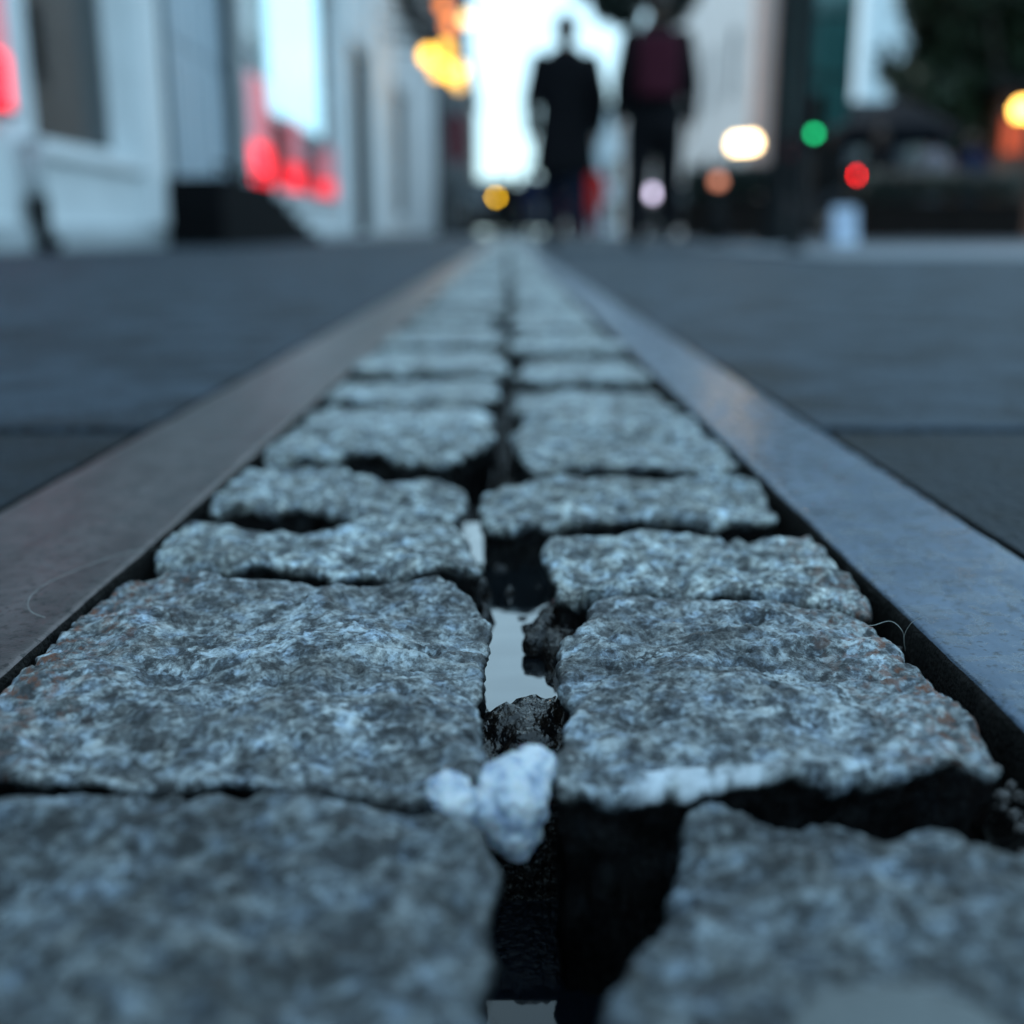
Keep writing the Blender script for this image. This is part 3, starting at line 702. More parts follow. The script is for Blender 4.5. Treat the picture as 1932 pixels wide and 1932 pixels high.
# body of the building behind the shop rooms
mb.box(-12, -3.9, 2.0, 44, 0, 5.6)
mb.build('wall', MAT['white'], root)
mb = MB(); facade(mb, ('x', -2.7, -1), 0, 2.0, 44, 5.95, 13.2, ops2, .2); mb.box(-12, -2.95, 2.0, 44, 5.95, 13.2); mb.build('upper_wall', MAT['brick'], root)
MB().box(-12, -2.30, 2.0, 44, 5.62, 5.93).build('cornice', MAT['dark'], root)
MB().box(-12.1, -2.45, 2.0, 44.05, 13.22, 13.5).build('roof', MAT['roof'], root)
MB().box(-2.7, -2.64, 2.0, yD0-.05, 0, .14, .01).box(-2.7, -2.64, yB0-.02, 43.9, 0, .12, .01).build('plinth', MAT['lintel'], root)
for i, o_ in enumerate(ops):
    if i in (2,): continue
    if i == 4: continue
    if i == 5: win(root, PX, o_, nm=1, pane='grey'); continue
    win(root, PX, o_, nm=(0, 0, 0, 3, 0, 1)[i], nt=(0, 0, 0, 1, 0, 0)[i])
for o_ in ops2: win(root, PX, o_, nm=1, nt=1, pane='pane', rec=.08)
# room partitions / floors inside shop windows
mb = MB()
for o_ in ops:
    mb.box(-3.88, -3.06, o_[0]-.25, o_[0]-.2, 0, 4); mb.box(-3.88, -3.06, o_[1]+.2, o_[1]+.25, 0, 4)
    mb.box(-3.88, -3.06, o_[0]-.2, o_[1]+.2, o_[2]-.1, o_[2]-.03)
    mb.box(-3.88, -3.84, o_[0]-.2, o_[1]+.2, o_[2], 4); mb.box(-3.88, -3.06, o_[0]-.2, o_[1]+.2, 3.7, 3.75)
mb.build('display_room', MAT['inside'], root)
# pilasters between the windows
for a in (wy(255, 200), wy(648, 300), wy(704, 300), wy(730, 300), wy(778, 300), wy(805, 300)):
    w_ = .30 if a < 12 else a*.03
    MB().box(-2.7, -2.60, a, a+w_, .15, 5.3, .01).box(-2.7, -2.56, a-.05, a+w_+.05, 5.3, 5.6, .01).build('pilaster', MAT['trim'], root)
# panelled doors
def door(root, y0, y1, z0, z1, mat, jamb, x=-2.86, n=3):
    mb = MB().box(x-.05, x, y0+.12, y1-.12, z0+.02, z1-.6)
    d = (y1-y0-.24)/n
    for k in range(n):
        for (a, b) in ((z0+.15, z0+(z1-z0)*.42), (z0+(z1-z0)*.46, z1-.75)):
            mb.box(x-.001, x+.018, y0+.12+k*d+.05, y0+.12+(k+1)*d-.05, a, b, .008)
    dr = mb.build('door', MAT[mat], root)
    MB().tube([(x+.02, y1-.25, z0+1), (x+.07, y1-.25, z0+1), (x+.07, y1-.37, z0+1)], .012, 8).build('handle', MAT['chrome'], dr)
    MB().box(x-.04, x-.01, y0+.12, y1-.12, z1-.55, z1-.1).build('pane', MAT['pane'], dr)
    MB().box(x-.04, x+.17, y0+.001, y0+.12, z0, z1-.001).box(x-.04, x+.10, y1-.12, y1-.001, z0, z1-.001).box(x-.04, x+.03, y0+.12, y1-.12, z1-.1, z1-.001).build('door_frame', MAT[jamb], root)
door(root, yD0, yD1, .50, 3.1, 'door', 'dark', n=4)
door(root, yC0, yC1, .05, 3.4, 'dark', 'dark', n=2)
shift(root)
# things in the display windows
def redlamp(name, x, y0, y1, z0, z1, lab, s):
    m = lamp_mat('red_light', (1.0, .012, .03), s); c = ((x), (y0+y1)/2, z0)
    e = empty(name, c, lab, 'light sign')
    MB().box(-.02, .02, -(y1-y0)/2, (y1-y0)/2, .03, z1-z0, .01).build('glow_panel', m, e)
    if z1-z0 > .31 or s < 2.2: MB().box(-.018, .018, -(y1-y0)/2, (y1-y0)/2, z1-z0+.005, (z1-z0)*2.6, .01).build('upper_panel', lamp_mat('pink_light', (1.0, .22, .27), s*.12), e)
    MB().box(-.035, .035, -(y1-y0)/2-.02, (y1-y0)/2+.02, 0, .028, .005).build('base', MAT['metal'], e)
redlamp('red_light_sign', -2.63, wy(-40, 200), wy(-6, 200), .70, 1.0, 'red glowing sign on the white wall at the far left edge', 1.3)
yb = lambda px: wy(px, 320)
redlamp('red_light_sign', -2.755, yb(485), yb(520), .6, 1.05, 'brightest red glowing panel low in the tall shop window', 1.0)
redlamp('red_light_sign', -2.755, yb(556), yb(574), .6, .95, 'narrow red glowing panel in the middle of the tall shop window', .8)
redlamp('red_light_sign', -2.755, yb(606), yb(622), .6, .85, 'small red glowing panel at the far end of the tall shop window', .6)
redlamp('red_light_sign', -2.755, yb(640-14), yb(640-4), .6, .9, 'last pink-red glowing strip beside the white pilaster', .5)
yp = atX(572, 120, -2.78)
e = empty('glow_panel', (-2.785, wy(575, 300), 1.5), 'added pale cyan glow standing in for the sky reflection in the tall shop window', 'reflection glow')
MB().box(-.015, .015, wy(528, 300)-wy(575, 300), wy(618, 300)-wy(575, 300), 0, 2.0, .01).build('reflection_glow', lamp_mat('cyan_sky_reflection', (.50, .85, 1.0), .55), e)  # glowing sheet added before the glass to imitate reflected sky
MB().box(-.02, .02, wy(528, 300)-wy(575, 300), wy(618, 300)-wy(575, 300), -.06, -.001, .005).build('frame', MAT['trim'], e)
# mannequin-ish display shapes in near window: vase and plant
yv = (yA0+yA1)/2
e = empty('display_plant', (-3.15, yv+.15, .58), 'small green plant in a pot in the near shop window', 'plant')
MB().lathe([(.06, 0), (.09, .16), (.10, .17), (.10, .2)], 18).build('pot', MAT['kiosk'], e, True)
mb = MB()
for k in range(60):
    a = rng.uniform(0, 6.28); b_ = rng.uniform(.3, 1.3); L_ = rng.uniform(.12, .24); p0 = Vector((0, 0, .19)); p1 = p0+Vector((math.cos(a)*math.cos(b_), math.sin(a)*math.cos(b_), math.sin(b_)))*L_
    sd_ = Vector((-math.sin(a), math.cos(a), 0))*.018; b = len(mb.v); mb.v += [tuple(p0), tuple((p0+p1)/2+sd_), tuple(p1), tuple((p0+p1)/2-sd_)]; mb.f.append((b, b+1, b+2, b+3))
mb.build('foliage', leaf_mat('bright_leaves', (.08, .25, .04)), e)
e = empty('display_cabinet', (-3.5, yv+.4, .58), 'brown wooden cabinet standing inside the near shop window', 'cabinet')
MB().box(-.2, .2, -.4, .4, 0, 1.5, .01).build('carcass', MAT['kiosk'], e); 
for k in (-.2, .2): MB().box(.2, .22, k-.18, k+.18, .05, 1.45, .008).build('door', MAT['planter'], e)
# stoop
e = empty('front_steps', (-2.7, yD0, 0), 'dark stone stoop and steps in front of the blue grey door', 'steps')
yS0 = wy(318, 460)-.05; L_ = [(-2.2, 11.0, .52), (-2.2, 11.6, .42), (-2.2, 12.1, .32), (-2.2, 12.7, .22), (-2.2, 13.4, .12)]
y_ = 8.92; prev = y_
mb = MB()
for (x_, yy, zz) in L_:
    mb.box(-2.69, x_, prev, yy, 0, zz, .012); prev = yy+.001
mb.build('step_blocks', MAT['black_stone'], e)
mb = MB()
for yy in np.arange(y_+.15, 11, .3): mb.tube([(-2.26, yy, .5), (-2.26, yy, .62)], .012, 6)
mb.tube([(-2.26, y_+.1, .62), (-2.26, 10.9, .62)], .018, 8); mb.build('railing', MAT['metal'], e)
shift(e)
# drainpipe
dp = atX(84, 300, -2.6)
e = empty('drainpipe', (-2.6, dp.y-.1, 0), 'grey drainpipe with a black foot on the white wall', 'drainpipe')
MB().tube([(-.02, 0, .28), (-.02, 0, .58)], .045, 14).tube([(-.02, 0, .57), (-.03, 0, .60)], [.06, .06], 14).build('pipe', MAT['lintel'], e, True)
MB().tube([(-.02, 0, .3), (-.02, 0, .07), (.06, 0, .015)], .06, 14).build('boot', MAT['metal'], e, True)

# second left building, dark
def block(name, label, x0, x1, y0, y1, h, mat, sides, roofm='roof', wmat='trim', storey=3.2, winw=1.2, gap=1.5, z0=0):
    e = empty(name, ((x0+x1)/2, y0, 0), label, 'building')
    wall = MB(); allw = []
    faces = {'e': (('x', x1, -1), y0, y1), 'w': (('x', x0, 1), y0, y1), 's': (('y', y0, 1), x0, x1), 'n': (('y', y1, -1), x0, x1)}
    for k, (pl, a, b) in faces.items():
        ops = []
        if k in sides:
            n = max(1, int((b-a-gap)/(winw+gap))); g_ = (b-a-n*winw)/(n+1)
            for i in range(n):
                for j in range(int(h//storey)):
                    u = a+g_+i*(winw+g_); ops.append((u, u+winw, j*storey+.9, j*storey+2.6))
        facade(wall, pl, 0, a, b, 0, h, ops, .15); allw.append((pl, ops))
    wall.box(x0+.3, x1-.3, y0+.3, y1-.3, 0, h-.05)
    wall.build('wall', MAT[mat], e)
    for pl, ops in allw:
        for o_ in ops: win(e, pl, o_, nm=1, nt=0, pane='pane', frame=wmat, rec=.06, sill=True)
    MB().box(x0-.3, x1+.3, y0-.3, y1+.3, h+.005, h+.35, .03).build('roof', MAT[roofm], e)
    shift(e); return e
block('apartment_building', 'dark grey block on the left beyond the white shops', -13, -2.55, 44.4, 78, 13.6, 'grey', 'e', wmat='dark')
block('apartment_building', 'dim brown block farthest down the left side of the street', -13, -2.9, 78.6, 112, 11.5, 'brick', 'e', wmat='dark')
# right pale terrace
block('terrace_building', 'pale blue grey terrace on the right side of the street', 6.5, 7.7, 28, 68, 8.5, 'pale', 'ws', winw=1.0, gap=2.2, wmat='lintel')
block('office_building', 'pale building closing the far right of the street', 6.0, 14, 92, 104, 9.5, 'pale', 'sw', wmat='lintel')
block('warehouse_building', 'low dark grey building behind the cars and the kiosk', 15, 46, 66, 80, 6.9, 'grey', 's', wmat='dark')
block('sky_softening_block', 'tall pale block added behind the big tree to tone down the sky', 24.5, 38, 82, 92, 24, 'pale', 's', wmat='lintel', winw=1.2, gap=3.2)  # added to soften the over-bright sky gap beside the terrace
# pink pier with the lamp and teal glazed bay at the near end of terrace
e = empty('gate_pier', (6.1, 27.6, 0), 'tall pink rendered pier at the near corner of the pale terrace', 'pier')
MB().box(-.35, .36, -.3, .36, 0, 9.2, .02).build('shaft', MAT['pink'], e); MB().box(-.42, .38, -.38, .37, 9.2, 9.4, .02).build('cap', MAT['lintel'], e); MB().box(-.40, .38, -.36, .37, 0, .5, .02).build('plinth', MAT['black_stone'], e)
e = empty('glazed_tower', (7.25, 26.6, 0), 'narrow teal glazed stair tower beside the pale terrace', 'tower')
MB().box(-.55, .36, -.3, 1.3, 2.2, 9.6).build('glazing', MAT['teal'], e)
mb = MB()
for x in (-.58, -.1, .38): mb.box(x-.03, x+.03, -.36, -.29, 2.2, 9.7)
for z in np.arange(2.2, 9.8, 1.25): mb.box(-.6, .40, -.34, -.301, z, z+.07)
mb.build('mullions', MAT['dark'], e); MB().box(-.6, .4, -.25, 1.3, 0, 2.19).build('base', MAT['dark'], e); MB().box(-.65, .45, -.4, 1.3, 9.71, 9.85).build('roof', MAT['roof'], e)
# maroon awning
e = empty('shop_awning', (7.0, 27.2, 0), 'small maroon canvas awning low on the end of the terrace', 'awning')
mb = MB(); mb.v += [(-.75, .75, 2.35), (.35, .75, 2.35), (.35, 0, 2.0), (-.75, 0, 2.0), (-.75, 0, 1.8), (.35, 0, 1.8), (-.75, .75, 2.31), (.35, .75, 2.31)]; mb.f += [(0, 1, 2, 3), (3, 2, 5, 4), (4, 5, 7, 6), (0, 3, 4, 6), (1, 7, 5, 2)]
mb.build('canopy', MAT['maroon'], e); MB().tube([(-.7, .7, 1.8), (-.7, .05, 1.9)], .02, 8).build('bracket', MAT['metal'], e); MB().tube([(.3, .7, 1.8), (.3, .05, 1.9)], .02, 8).build('bracket', MAT['metal'], e)
# kiosk far right
e = empty('market_kiosk', (10.8, 22, 0), 'brown wooden kiosk under the big tree at the right edge', 'kiosk')
mb = MB(); facade(mb, ('y', -1, 1), 0, -2.0, 2.2, 0, 2.5, [(-1.4, 1.6, 1.0, 2.1)], .1); mb.box(-2, -1.9, -.99, 1.2, 0, 2.5); mb.box(2.1, 2.2, -.99, 1.2, 0, 2.5); mb.box(-1.9, 2.1, 1.1, 1.2, 0, 2.5); mb.build('wall', MAT['kiosk'], e)
MB().box(-2.3, 2.5, -1.5, 1.4, 2.51, 2.66, .02).build('roof', MAT['dark'], e); MB().box(-1.5, 1.7, -1.3, -1.01, .94, .99).build('counter', MAT['planter'], e)
MB().box(-1.9, -1.5, -1.06, -1.01, 1.5, 2.1, .01).build('sign_board', lamp_mat('dim_red_sign', (.5, .06, .01), .5), e)

# ------------------------------------------------------------------ lamps and signals
def globe_lamp(px, py, Y, dpx, col, s, label, post=True, name='street_lamp', cat='street lamp', glow=None):
    p = atY(px, py, Y); r = dpx*Y/FPX/2
    e = empty(name, (p.x, p.y, 0), label, cat)
    MB().ell((0, 0, p.z), (r, r, r), 20, 14).build('globe', lamp_mat('lit_globe', col, s), e, True)
    MB().lathe([(r*.5, p.z-r*1.1), (r*.55, p.z-r*.85)], 14).lathe([(.3*r, p.z+r*.93), (.12*r, p.z+r*1.2)], 14).build('fitting', MAT['metal'], e, True)
    if post: MB().lathe([(.09, 0), (.09, .25), (.045, .32), (.03, p.z-r*1.1)], 14).build('post', MAT['metal'], e, True)
    if glow:
        l = bpy.data.lights.new('lamp_light', 'POINT'); l.energy = glow; l.color = col; l.shadow_soft_size = r
        lo = bpy.data.objects.new('lamp_light', l); COL.objects.link(lo); lo.parent = e; lo.location = (0, -r*1.6, p.z)
    return e
warm = (1.0, .62, .22); gold = (1.0, .50, .06); org = (1.0, .28, .07)
globe_lamp(1392, 272, 24, 30, (1, .72, .38), 5, 'left one of two bright warm globe lamps by the pink pier', glow=8)
globe_lamp(1416, 270, 24, 30, (1, .72, .38), 5, 'right one of two bright warm globe lamps by the pink pier', glow=8)
globe_lamp(1355, 342, 12, 20, (1, .35, .2), .8, 'dim orange low lamp left of the bright warm globes', name='bollard_lamp', cat='bollard lamp')
globe_lamp(1930, 208, 19, 34, (1, .5, .09), 6, 'orange globe lamp at the right edge under the tree')
globe_lamp(1230, 365, 26, 20, (.85, .75, 1), 2.2, 'pale low lamp seen between the legs of the plum coat person', name='bollard_lamp', cat='bollard lamp')
# string of golden hanging lamps over the left pavement
hang = [(808, 105, 26, 3.2, gold, 0), (842, 92, 24, 1.6, gold, 1), (838, 128, 26, 2.4, gold, 2), (858, 142, 26, 2.0, gold, 3), (826, 134, 24, 1.6, gold, 4), (848, 48, 22, 1.4, org, 5), (838, 10, 24, 1.0, org, 6), (868, 132, 24, 1.4, warm, 7), (866, 158, 22, .9, warm, 8), (880, 35, 20, 2.0, warm, 9)]
hl = ['leftmost', 'upper middle', 'central', 'lower right', 'lower left', 'second highest orange', 'topmost orange', 'right-hand pale', 'lowest pale', 'high yellow']
for (px, py, d, s, c, i) in hang:
    Y = 24+i*.5; p = atY(px, py, Y); r = d*Y/FPX/2
    e = empty('hanging_lantern', (p.x, p.y, p.z), '%s of the golden lanterns hanging off the left facade' % hl[i], 'lantern', 'golden lanterns hanging along the left facade')
    MB().ell((0, 0, 0), (r, r, r*1.1), 18, 12).build('globe', lamp_mat('gold_light', c, s), e, True)
    MB().lathe([(r*.4, r*1.02), (r*.35, r*1.3), (.02, r*1.5)], 12).build('cap', MAT['metal'], e, True)
    MB().tube([(0, 0, r*1.5), (0, 0, r*1.5+.4), (-2.62-p.x, 0, r*1.5+.5)], .02, 8).build('bracket', MAT['metal'], e, True)
def signal(px, py, Y, lit, label, s):
    p = atY(px, py, Y); e = empty('traffic_signal', (p.x, p.y, 0), label, 'traffic signal')
    z = p.z; off = {'red': .0, 'amber': .3, 'green': .6}[lit]; zt = z+off
    MB().lathe([(.10, 0), (.10, .2), (.05, .25), (.05, zt-.8)], 12).build('pole', MAT['metal'], e, True)
    MB().box(-.16, .16, .0, .2, zt-.8, zt+.2, .02).build('housing', MAT['dark'], e)
    for k, (nm, c) in enumerate((('red', (1, .01, .012)), ('amber', (1, .55, .02)), ('green', (.01, .50, .17)))):
        on = nm == lit
        m = lamp_mat(nm+'_lit', c, s) if on else simple(nm+'_unlit', tuple(x*.06 for x in c), .3)
        MB().tube([(0, -.02, zt-.3*k), (0, .01, zt-.3*k)], .065, 20).build('lens', m, e, True)
        mb = MB(); mb.tube([(0, -.14, zt-.3*k), (0, -.001, zt-.3*k)], [.10, .08], 20, cap=False).build('visor', MAT['dark'], e, True)
signal(1620, 330, 22, 'red', 'traffic signal showing bright red in front of the dark cars', 16)
signal(1536, 252, 25, 'green', 'traffic signal showing green beside the teal glazed tower', 6)
signal(936, 372, 34, 'amber', 'low signal showing amber far down the street', 8)
signal(956, 388, 36, 'green', 'low signal showing dull green far down the street', 4)
# poles on the right
p = gnd(1460, 466); e = empty('lamp_post', (p.x, p.y, 0), 'thick black lamp post, left one of the two posts on the right', 'lamp post')
MB().lathe([(.125, 0), (.125, .05), (.10, .09), (.070, .5), (.064, .55), (.060, 5.2)], 20).build('shaft', MAT['metal'], e, True)
MB().tube([(0, 0, 5.2), (.1, 0, 5.6), (.6, 0, 5.75)], .03, 10).build('arm', MAT['metal'], e, True); MB().ell((.75, 0, 5.72), (.25, .1, .05)).build('lamp_head', MAT['grey'], e, True)
p = gnd(1499, 478); e = empty('sign_post', (p.x, p.y, 0), 'thin dark sign post, right one of the two posts on the right', 'sign post')
MB().lathe([(.055, 0), (.055, .02), (.036, .03), (.036, 3.2)], 16).build('shaft', MAT['metal'], e, True)
MB().tube([(0, -.03, 2.9), (0, -.045, 2.9)], .28, 28).build('sign_plate', MAT['grey'], e)

# ------------------------------------------------------------------ trees
def tree(label, base, hz, cz, rad, seed, trunk_r, blobs, mat, nleaf=9000, ls=.09):
    r = random.Random(seed); e = empty('street_tree', base, label, 'tree')
    mb = MB(); top = cz
    pts = [(0, 0, 0), (r.uniform(-.05, .05), 0, hz*.5), (0, 0, hz), (0, .05, top)]
    mb.tube(pts, [trunk_r*1.25, trunk_r, trunk_r*.85, trunk_r*.3], 12)
    for (bx_, by_, bz_, br) in blobs:
        mb.tube([(0, 0, hz*.95), (bx_*.5, by_*.5, (hz+bz_)/2+.1), (bx_, by_, bz_)], [trunk_r*.6, trunk_r*.35, trunk_r*.12], 8)
    mb.build('trunk', MAT['bark'], e, True)
    mb = MB(); tot = sum(b[3]**2 for b in blobs)
    for (bx_, by_, bz_, br) in blobs:
        cl = [(Vector((r.gauss(0, 1), r.gauss(0, 1), r.gauss(0, .8))).normalized()*br*r.uniform(.35, 1.0)) for _ in range(int(26))]
        for k in range(int(nleaf*br*br/tot)):
            c = cl[r.randrange(len(cl))]; q = Vector((bx_, by_, bz_))+c+Vector((r.gauss(0, 1), r.gauss(0, 1), r.gauss(0, 1)))*br*.16
            a = Vector((r.gauss(0, 1), r.gauss(0, 1), r.gauss(0, 1))).normalized(); b_ = a.cross(Vector((r.gauss(0, 1), r.gauss(0, 1), r.gauss(0, 1)))).normalized()
            l = ls*r.uniform(.6, 1.3); n0 = len(mb.v)
            mb.v += [tuple(q-a*l), tuple(q+b_*l*.5), tuple(q+a*l), tuple(q-b_*l*.5)]; mb.f.append((n0, n0+1, n0+2, n0+3))
    mb.build('crown', mat, e)
bp = atY(1870, 440, 22); bs = []
for (px, py, rr) in ((1725, 130, 55), (1765, 185, 55), (1800, 70, 70), (1850, 150, 80), (1900, 60, 80), (1930, 190, 80), (1840, 225, 55), (1780, 20, 60), (1990, 100, 90), (1960, -60, 110), (1850, -80, 110), (1760, -90, 80)):
    q = atY(px, py, 22+rng.uniform(-1.2, 1.2)); bs.append((q.x-bp.x, q.y-22, q.z, rr*22/FPX*1.05))
tree('broad dark green tree hanging over the kiosk at the right', (bp.x, 22, 0), 2.2, 5.5, 2, 3, .22, bs, MAT['leaf'], 30000, .11)
bp = atY(1189, 440, 15); bs = []
for (px, py, rr) in ((1150, 5, 26), (1172, 30, 18), (1200, -30, 30), (1120, -20, 25), (1225, -40, 40), (1290, -10, 22), (1270, 14, 22), (1245, 50, 18), (1262, 80, 16), (1180, -80, 60), (1255, -80, 50)):
    q = atY(px, py, 15+rng.uniform(-.3, .3)); bs.append((q.x-bp.x, q.y-15, q.z, rr*15/FPX*1.1))
tree('slim young tree between the two walking people', (bp.x, 15, 0), 2.6, 4.2, 1, 8, .030, bs, MAT['leaf_dark'], 16000, .075)
# far trees closing the street
for i, (x, y, hh) in enumerate(((-1.6, 104, 4.6), (1.2, 108, 4.2), (4.2, 100, 5.2))):
    bs = [(rng.uniform(-1.4, 1.4), rng.uniform(-1, 1), hh*.6+rng.uniform(-.6, .8), 1.2) for _ in range(6)]
    tree(('leftmost', 'middle', 'rightmost')[i]+' of the small trees at the far end of the street', (x, y, 0), 1.2, hh*.7, 1, 20+i, .12, bs, MAT['leaf_dark'], 2500, .2)

# ------------------------------------------------------------------ vehicles
def car(label, loc, rz, paint, L=4.4, Wd=1.78, Ht=1.45, cabin=(.22, .80), van=False, head=0, tail=0, name='parked_car', cat='car'):
    e = empty(name, loc, label, cat, rz=rz)
    hb = Ht*.58 if not van else Ht*.55
    c0, c1 = cabin
    # body: loft of side profile sections across the width (nose +Y, tail -Y)
    prof = [(-.5, .32), (-.5, .62), (-.47, hb*.98/1), (-.30, hb+.03), (c1-.5-.02, hb+.02), (.34, hb-.06), (.46, hb-.16), (.5, hb-.32), (.5, .30), (.42, .22), (-.44, .22)]
    prof = [(a*L, z) for a, z in prof]
    bm = bmesh.new(); rows = []
    for x, s in ((-Wd/2, .0), (-Wd/2+.06, 1), (Wd/2-.06, 1), (Wd/2, .0)):
        rows.append([bm.verts.new((x, y*(1 if s else .985), z-(0 if s else .04)*(z > .5))) for y, z in prof])
    n = len(prof)
    for i in range(3):
        for k in range(n): bm.faces.new((rows[i][k], rows[i][(k+1) % n], rows[i+1][(k+1) % n], rows[i+1][k]))
    bm.faces.new(rows[0][::-1]); bm.faces.new(rows[3])
    bmesh.ops.recalc_face_normals(bm, faces=bm.faces)
    MB().bm(bm).build('body', paint, e)
    # cabin
    y0, y1 = (c0-.5)*L, (c1-.5)*L
    def cab(ins, z0, z1, t0, t1, tw):
        m_ = MB(); w0 = Wd/2-.05-ins; w1 = Wd/2-tw-ins
        m_.v += [(-w0, y0+ins, z0), (w0, y0+ins, z0), (w0, y1-ins, z0), (-w0, y1-ins, z0), (-w1, y0+t0, z1), (w1, y0+t0, z1), (w1, y1-t1, z1), (-w1, y1-t1, z1)]
        m_.f += [(0, 1, 2, 3)[::-1], (4, 5, 6, 7), (0, 1, 5, 4), (1, 2, 6, 5), (2, 3, 7, 6), (3, 0, 4, 7)]; return m_
    t0, t1 = (.12, .3) if van else (.45, .75)
    cab(0, hb-.02, Ht-.06, t0, t1, .2).build('windows', MAT['pane'], e)
    m_ = cab(0, Ht-.062, Ht, t0+.0, t1+.0, .19); w1 = Wd/2-.17
    MB().box(-w1, w1, y0+t0-.06, y1-t1+.06, Ht-.065, Ht, .02).build('roof', paint, e)
    m_ = MB()
    for sx in (-1, 1):
        for ya, yb_ in ((y0, y0+t0), (y1, y1-t1), ((y0+y1)/2, (y0+y1)/2)):
            m_.tube([(sx*(Wd/2-.045), ya, hb-.02), (sx*(w1-.01), yb_, Ht-.05)], .035, 8)
    m_.build('pillars', paint, e)
    for sx in (-1, 1):
        for yy in (-.31*L, .32*L):
            w = MB().tube([(sx*(Wd/2-.2), yy, .32), (sx*(Wd/2+.012), yy, .32)], .32, 28).build('wheel', MAT['rubber'], e, True)
            MB().tube([(sx*(Wd/2-.0), yy, .32), (sx*(Wd/2+.02), yy, .32)], .2, 24).build('rim', MAT['chrome'], w)
    for sx in (-1, 1):
        MB().box(sx*(Wd/2-.2)-.16, sx*(Wd/2-.2)+.16, L/2-.03, L/2+.012, hb-.30, hb-.18, .02).build('headlight', lamp_mat('head_lamp', (.9, .92, 1), head) if head else MAT['chrome'], e)
        MB().box(sx*(Wd/2-.12)-.09, sx*(Wd/2-.12)+.09, -L/2-.012, -L/2+.03, hb-.22, hb-.04, .02).build('tail_light', lamp_mat('tail_lamp', (1, .01, .01), tail) if tail else simple('tail_glass', (.12, .005, .005), .2), e)
        MB().box(sx*(Wd/2+.09)-.08, sx*(Wd/2+.09)+.08, y1-.62, y1-.5, hb, hb+.12, .02).build('mirror', paint, e)
    MB().box(-Wd/2+.05, Wd/2-.05, L/2-.02, L/2+.03, .24, .42, .02).build('bumper', MAT['rubber'], e); MB().box(-Wd/2+.05, Wd/2-.05, -L/2-.03, -L/2+.02, .24, .46, .02).build('bumper', MAT['rubber'], e)
    return e
dk = simple('dark_blue_car_paint', (.012, .016, .025), .25, .2, .05); bk = simple('black_car_paint', (.01, .01, .012), .25, .2, .05); gy = simple('charcoal_car_paint', (.03, .034, .04), .3, .3, .05)
car('dark blue car parked side-on behind the red signal', (8.4, 26.5, 0), math.radians(-84), dk, Ht=1.5)
car('black car parked side-on near the pale terrace', (5.6, 31, 0), math.radians(-100), bk, Ht=1.5)
car('charcoal car parked side-on at the right below the big tree', (12.2, 27.5, 0), math.radians(-90), gy, Ht=1.5)
car('dark van far down the middle of the street', (-1.0, 46, 0), math.radians(180), bk, L=4.9, Ht=2.1, Wd=1.9, cabin=(.02, .86), van=True, name='parked_van', cat='van')
car('navy car standing behind the navy coat person', (.8, 42, 0), math.radians(184), dk, Ht=1.5)

# planters with hedges on right
def planter(px, Y, w, h, label):
    p = atY(px, 440, Y); e = empty('hedge_planter', (p.x, Y, 0), label, 'planter', 'dark planters with clipped hedges')
    MB().box(-w/2, w/2, -.22, .22, .03, .45, .015).box(-w/2-.03, w/2+.03, -.25, .25, .45, .49, .01).build('trough', MAT['planter'], e)
    mb = MB(); r = random.Random(int(px))
    for k in range(2600):
        q = Vector((r.uniform(-w/2, w/2), r.uniform(-.22, .22), .49+(h-.49)*(r.random()**.6)*(1+.15*math.sin(r.uniform(0, 6)))))
        a = Vector((r.gauss(0, 1), r.gauss(0, 1), r.gauss(0, 1))).normalized(); b_ = a.orthogonal().normalized(); l = r.uniform(.02, .045); n0 = len(mb.v)
        mb.v += [tuple(q-a*l), tuple(q+b_*l*.6), tuple(q+a*l), tuple(q-b_*l*.6)]; mb.f.append((n0, n0+1, n0+2, n0+3))
    mb.build('hedge', MAT['leaf_dark'], e)
planter(1345, 15, .75, .88, 'dark hedge planter left of the thick lamp post')
planter(1420, 13, .55, .80, 'dark hedge planter touching the thick lamp post in view')
planter(1690, 15, 1.0, .85, 'dark hedge planter below the charcoal parasol')
planter(1840, 15, 1.1, .85, 'dark hedge planter farthest right under the tree')
# parasol
p = atY(1670, 440, 19); e = empty('market_parasol', (p.x, 19, 0), 'charcoal canvas parasol between the red signal and the tree', 'parasol')
mb = MB(); n = 8; mb.v.append((0, 0, 2.25))
for k in range(n):
    t = 2*math.pi*(k+.5)/n; mb.v.append((1.05*math.cos(t), 1.05*math.sin(t), 1.72))
for k in range(n):
    t = 2*math.pi*(k+.5)/n; mb.v.append((1.06*math.cos(t), 1.06*math.sin(t), 1.52))
for k in range(n):
    mb.f.append((0, 1+k, 1+(k+1) % n)); mb.f.append((1+k, 1+n+k, 1+n+(k+1) % n, 1+(k+1) % n))
mb.build('canopy', MAT['awning'], e); MB().tube([(0, 0, 0), (0, 0, 2.35)], .025, 10).build('pole', MAT['metal'], e, True); MB().lathe([(.3, 0), (.3, .06), (.05, .1)], 20).build('base', MAT['black_stone'], e)
mb = MB()
for k in range(n):
    t = 2*math.pi*(k+.5)/n; mb.tube([(0, 0, 2.2), (1.03*math.cos(t), 1.03*math.sin(t), 1.69)], .012, 6)
mb.build('ribs', MAT['metal'], e)
